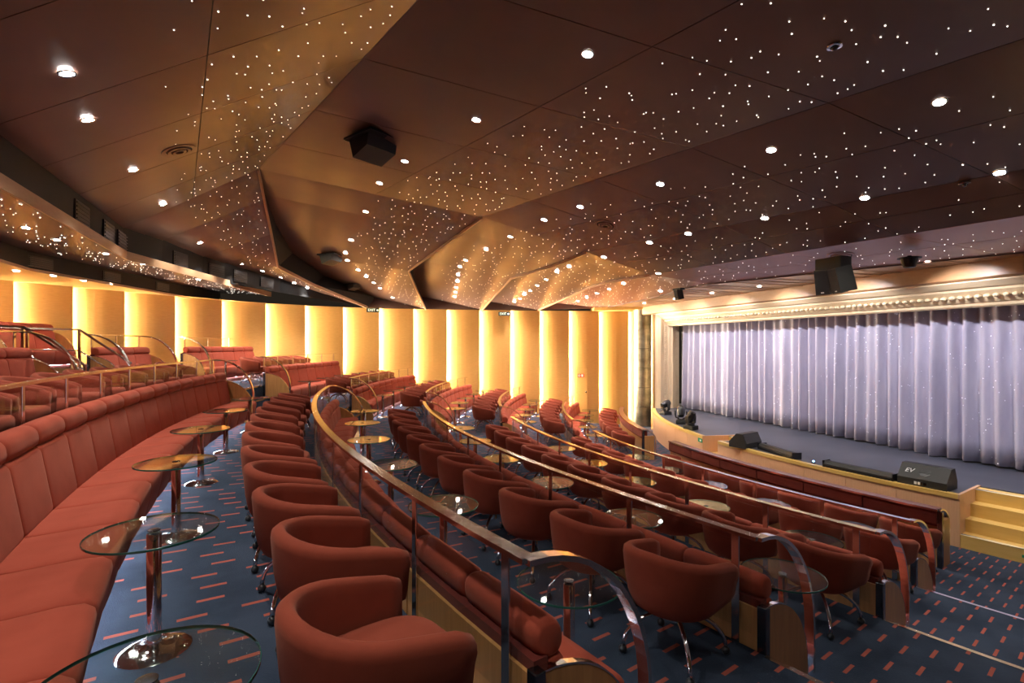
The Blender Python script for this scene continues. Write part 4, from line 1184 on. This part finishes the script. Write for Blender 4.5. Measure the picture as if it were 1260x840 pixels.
# ------------------------------------------------------------------ things on walls and ceiling
def exit_sign(px, py, d, word, label):
    p = U(px, py, d); o = empty('exit_sign', p, math.atan2(-p.x, p.y)); tag(o, label, 'sign')
    ob('case', box_me('case', -0.23, 0.23, -0.02, 0.02, -0.075, 0.075, 0.006, 1), 'sign_black', o)
    cu = bpy.data.curves.new('lettering', 'FONT'); cu.body = word; cu.size = 0.13; cu.extrude = 0.002; cu.align_x = 'CENTER'; cu.align_y = 'CENTER'
    cu.materials.append(MATS['sign_lit']); l = ob('lettering', font_mesh(cu), None, o); l.matrix_basis = Matrix.Translation((-0.05, -0.023, 0)) @ Matrix.Rotation(PI / 2, 4, 'X')
    ob('arrow', prism_me('arrow', [(0.12, 0.015), (0.16, 0.015), (0.16, 0.04), (0.205, 0), (0.16, -0.04), (0.16, -0.015), (0.12, -0.015)], -0.024, -0.02), 'sign_lit', o)
    for x in (-0.15, 0.15): ob('bracket', box_me('bracket', x - 0.006, x + 0.006, -0.006, 0.006, 0.07, 0.11), 'rubber', o)
exit_sign(459, 381.5, 18.9, 'EXIT', 'small dark exit sign below the tip of the highest ceiling facet')
exit_sign(620.5, 386, 20.2, 'EXIT', 'small dark exit sign on the gold wall under the row of downlights')
# flush door in the wall
w0, w1 = WALL[-4], WALL[-3]
t = (w1 - w0).normalized(); n = Vector((t.y, -t.x))
p = w0.lerp(w1, 0.40) + n * -0.015
door = empty('door_1', (p.x, p.y, FZ['E'] + 0.3), math.atan2(t.y, t.x) - RAD(10)); tag(door, 'flush gold veneer door in the panelled wall with red warning sign', 'door', kind='structure')
ob('door_leaf', box_me('door_leaf', -0.27, 0.27, -0.012, 0.03, 0, 1.95, 0.004, 1), 'gold_veneer', door)
ob('door_handle', ball_me('door_handle', 0.035), 'dark_steel', door, loc=(0.21, -0.05, 0.95))
sg = empty('wall_sign', (p.x, p.y, FZ['E'] + 0.3 + 1.62)); tag(sg, 'small red and white warning sign on the flush gold door', 'sign'); sg.rotation_euler = door.rotation_euler
ob('plate', box_me('plate', -0.13, 0.13, -0.03, -0.013, -0.075, 0.075), 'red_paint', sg)
ob('white_square', box_me('white_square', 0.02, 0.09, -0.034, -0.03, -0.05, 0.05), 'white_paint', sg)
ob('ring_mark', lathe_me('ring_mark', [(0.03, 0), (0.045, 0), (0.045, 0.004), (0.03, 0.004)], 14, cap=False), 'white_paint', sg, mw=Matrix.Translation((-0.065, -0.03, 0)) @ Matrix.Rotation(PI / 2, 4, 'X'))
# round air diffusers
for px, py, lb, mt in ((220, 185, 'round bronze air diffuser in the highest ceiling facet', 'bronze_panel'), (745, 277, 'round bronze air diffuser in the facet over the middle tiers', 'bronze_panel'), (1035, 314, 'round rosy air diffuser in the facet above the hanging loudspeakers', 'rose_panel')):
    p, n_ = on_ceiling(px, py)
    if n_.z > 0: n_ = -n_
    o = empty('air_diffuser', p); tag(o, lb, 'diffuser')
    rot = Vector((0, 0, -1)).rotation_difference(n_).to_matrix().to_4x4()
    for r0, r1, dz in ((0.17, 0.23, -0.012), (0.11, 0.155, -0.026), (0.05, 0.095, -0.034)):
        ob('ring', lathe_me('ring', [(r0, 0.0), (r0 + 0.005, dz), (r1 - 0.005, dz), (r1, 0.0)], 28, cap=False), mt, o, mw=rot)
    ob('throat', lathe_me('throat', [(0.0005, -0.004), (0.175, -0.004)], 24, cap=False), 'black', o, mw=rot)
for px, py, lb in ((1027, 57, 'chrome eyeball fitting in the bronze facet over the middle tiers'), (1187, 226, 'small chrome eyeball fitting in the narrow bronze facet near the stage')):
    p, n_ = on_ceiling(px, py)
    o = empty('eyeball_fitting', p); tag(o, lb, 'fitting', 'eyeball fittings in the ceiling')  # eyeball of a recessed directional lamp
    ob('rim', lathe_me('rim', [(0.04, 0), (0.045, -0.012), (0.07, -0.010), (0.075, 0.0)], 18, cap=False), 'chrome', o); ob('eye', ball_me('eye', 0.032), 'dark_steel', o, loc=(0, 0, -0.012))
# recessed loudspeaker in the ceiling
def ceiling_speaker(px, py, w, label, rz):
    p, n_ = on_ceiling(px, py)
    o = empty('recessed_speaker', p, rz); tag(o, label, 'speaker')
    ob('recess', box_me('recess', -w, w, -w, w, -0.012, 0.01), 'black', o)
    me = prism_me('cabinet', [(-w * 0.9, 0.0), (w * 0.55, 0.0), (w * 0.45, -w * 0.55), (-w * 0.6, -w * 0.9)], -w * 0.8, w * 0.8); ob('cabinet', me, 'speaker_black', o)
    for a, c in (((-w, -w), (w, -w)), ((w, -w), (w, w)), ((w, w), (-w, w)), ((-w, w), (-w, -w))):
        ob('frame_bar', tube_me('frame_bar', [(*a, -0.014), (*c, -0.014)], 0, flat=(0.03, 0.012, (0, 0, 1))), 'rubber', o)
ceiling_speaker(462, 172, 0.36, 'black loudspeaker recessed in a square ceiling opening', RAD(-38))
ceiling_speaker(409, 314, 0.3, 'small black loudspeaker in the gold-lit ceiling beside the dark fascia', RAD(-20))
ceiling_speaker(436, 350, 0.22, 'small black loudspeaker close above the gold wall', RAD(-20))
# hanging loudspeakers at the stage
def hung(px, py, d, label, pair=True, s=1.0):
    p = U(px, py, d); o = empty('hanging_speaker', p, RAD(20)); tag(o, label, 'speaker')
    top = BEAM_T - p.z
    for k, (y, rz) in enumerate(((0.2, 0.35), (-0.2, -0.35)) if pair else ((0, 0),)):
        mw = Matrix.Translation((0, y * s, 0)) @ Matrix.Rotation(rz, 4, 'Z') @ Matrix.Rotation(RAD(-14), 4, 'Y')
        b_ = ob('cabinet', prism_me('cabinet', [(-0.17 * s, -0.14 * s), (0.15 * s, -0.19 * s), (0.15 * s, 0.19 * s), (-0.17 * s, 0.14 * s)], -0.27 * s, 0.27 * s, 'z'), 'speaker_black', o, mw=mw)
        ob('grille', box_me('grille', -0.178 * s, -0.171 * s, -0.13 * s, 0.13 * s, -0.25 * s, 0.25 * s), 'black', b_)
        ob('badge', box_me('badge', -0.182 * s, -0.178 * s, -0.03 * s, 0.03 * s, -0.23 * s, -0.21 * s), 'white_paint', b_)
    ob('bracket', box_me('bracket', -0.16 * s, 0.16 * s, -0.30 * s, 0.30 * s, 0.22 * s, max(top + 0.02, 0.27 * s)), 'black', o)
hung(1025, 345, 8.9, 'pair of black loudspeakers hanging above the proscenium', True, 0.8)
hung(835, 362, 13.6, 'small single black loudspeaker hanging at the ceiling end towards the column', False, 0.5)
p = U(1119, 322, 8.6); o = empty('dome_camera', p); tag(o, 'black conical fixture hanging from the ceiling edge near the stage lamps', 'fixture')
ob('flange', lathe_me('flange', [(0.17, 0.07), (0.17, 0.055), (0.11, 0.05)], 20), 'black', o); ob('body', lathe_me('body', [(0.125, 0.05), (0.11, -0.02), (0.085, -0.09), (0.06, -0.10)], 20), 'speaker_black', o)
ob('stem', lathe_me('stem', [(0.03, 0.06), (0.03, BEAM_T - p.z + 0.01)], 10), 'black', o)
print('objects', len(bpy.data.objects))
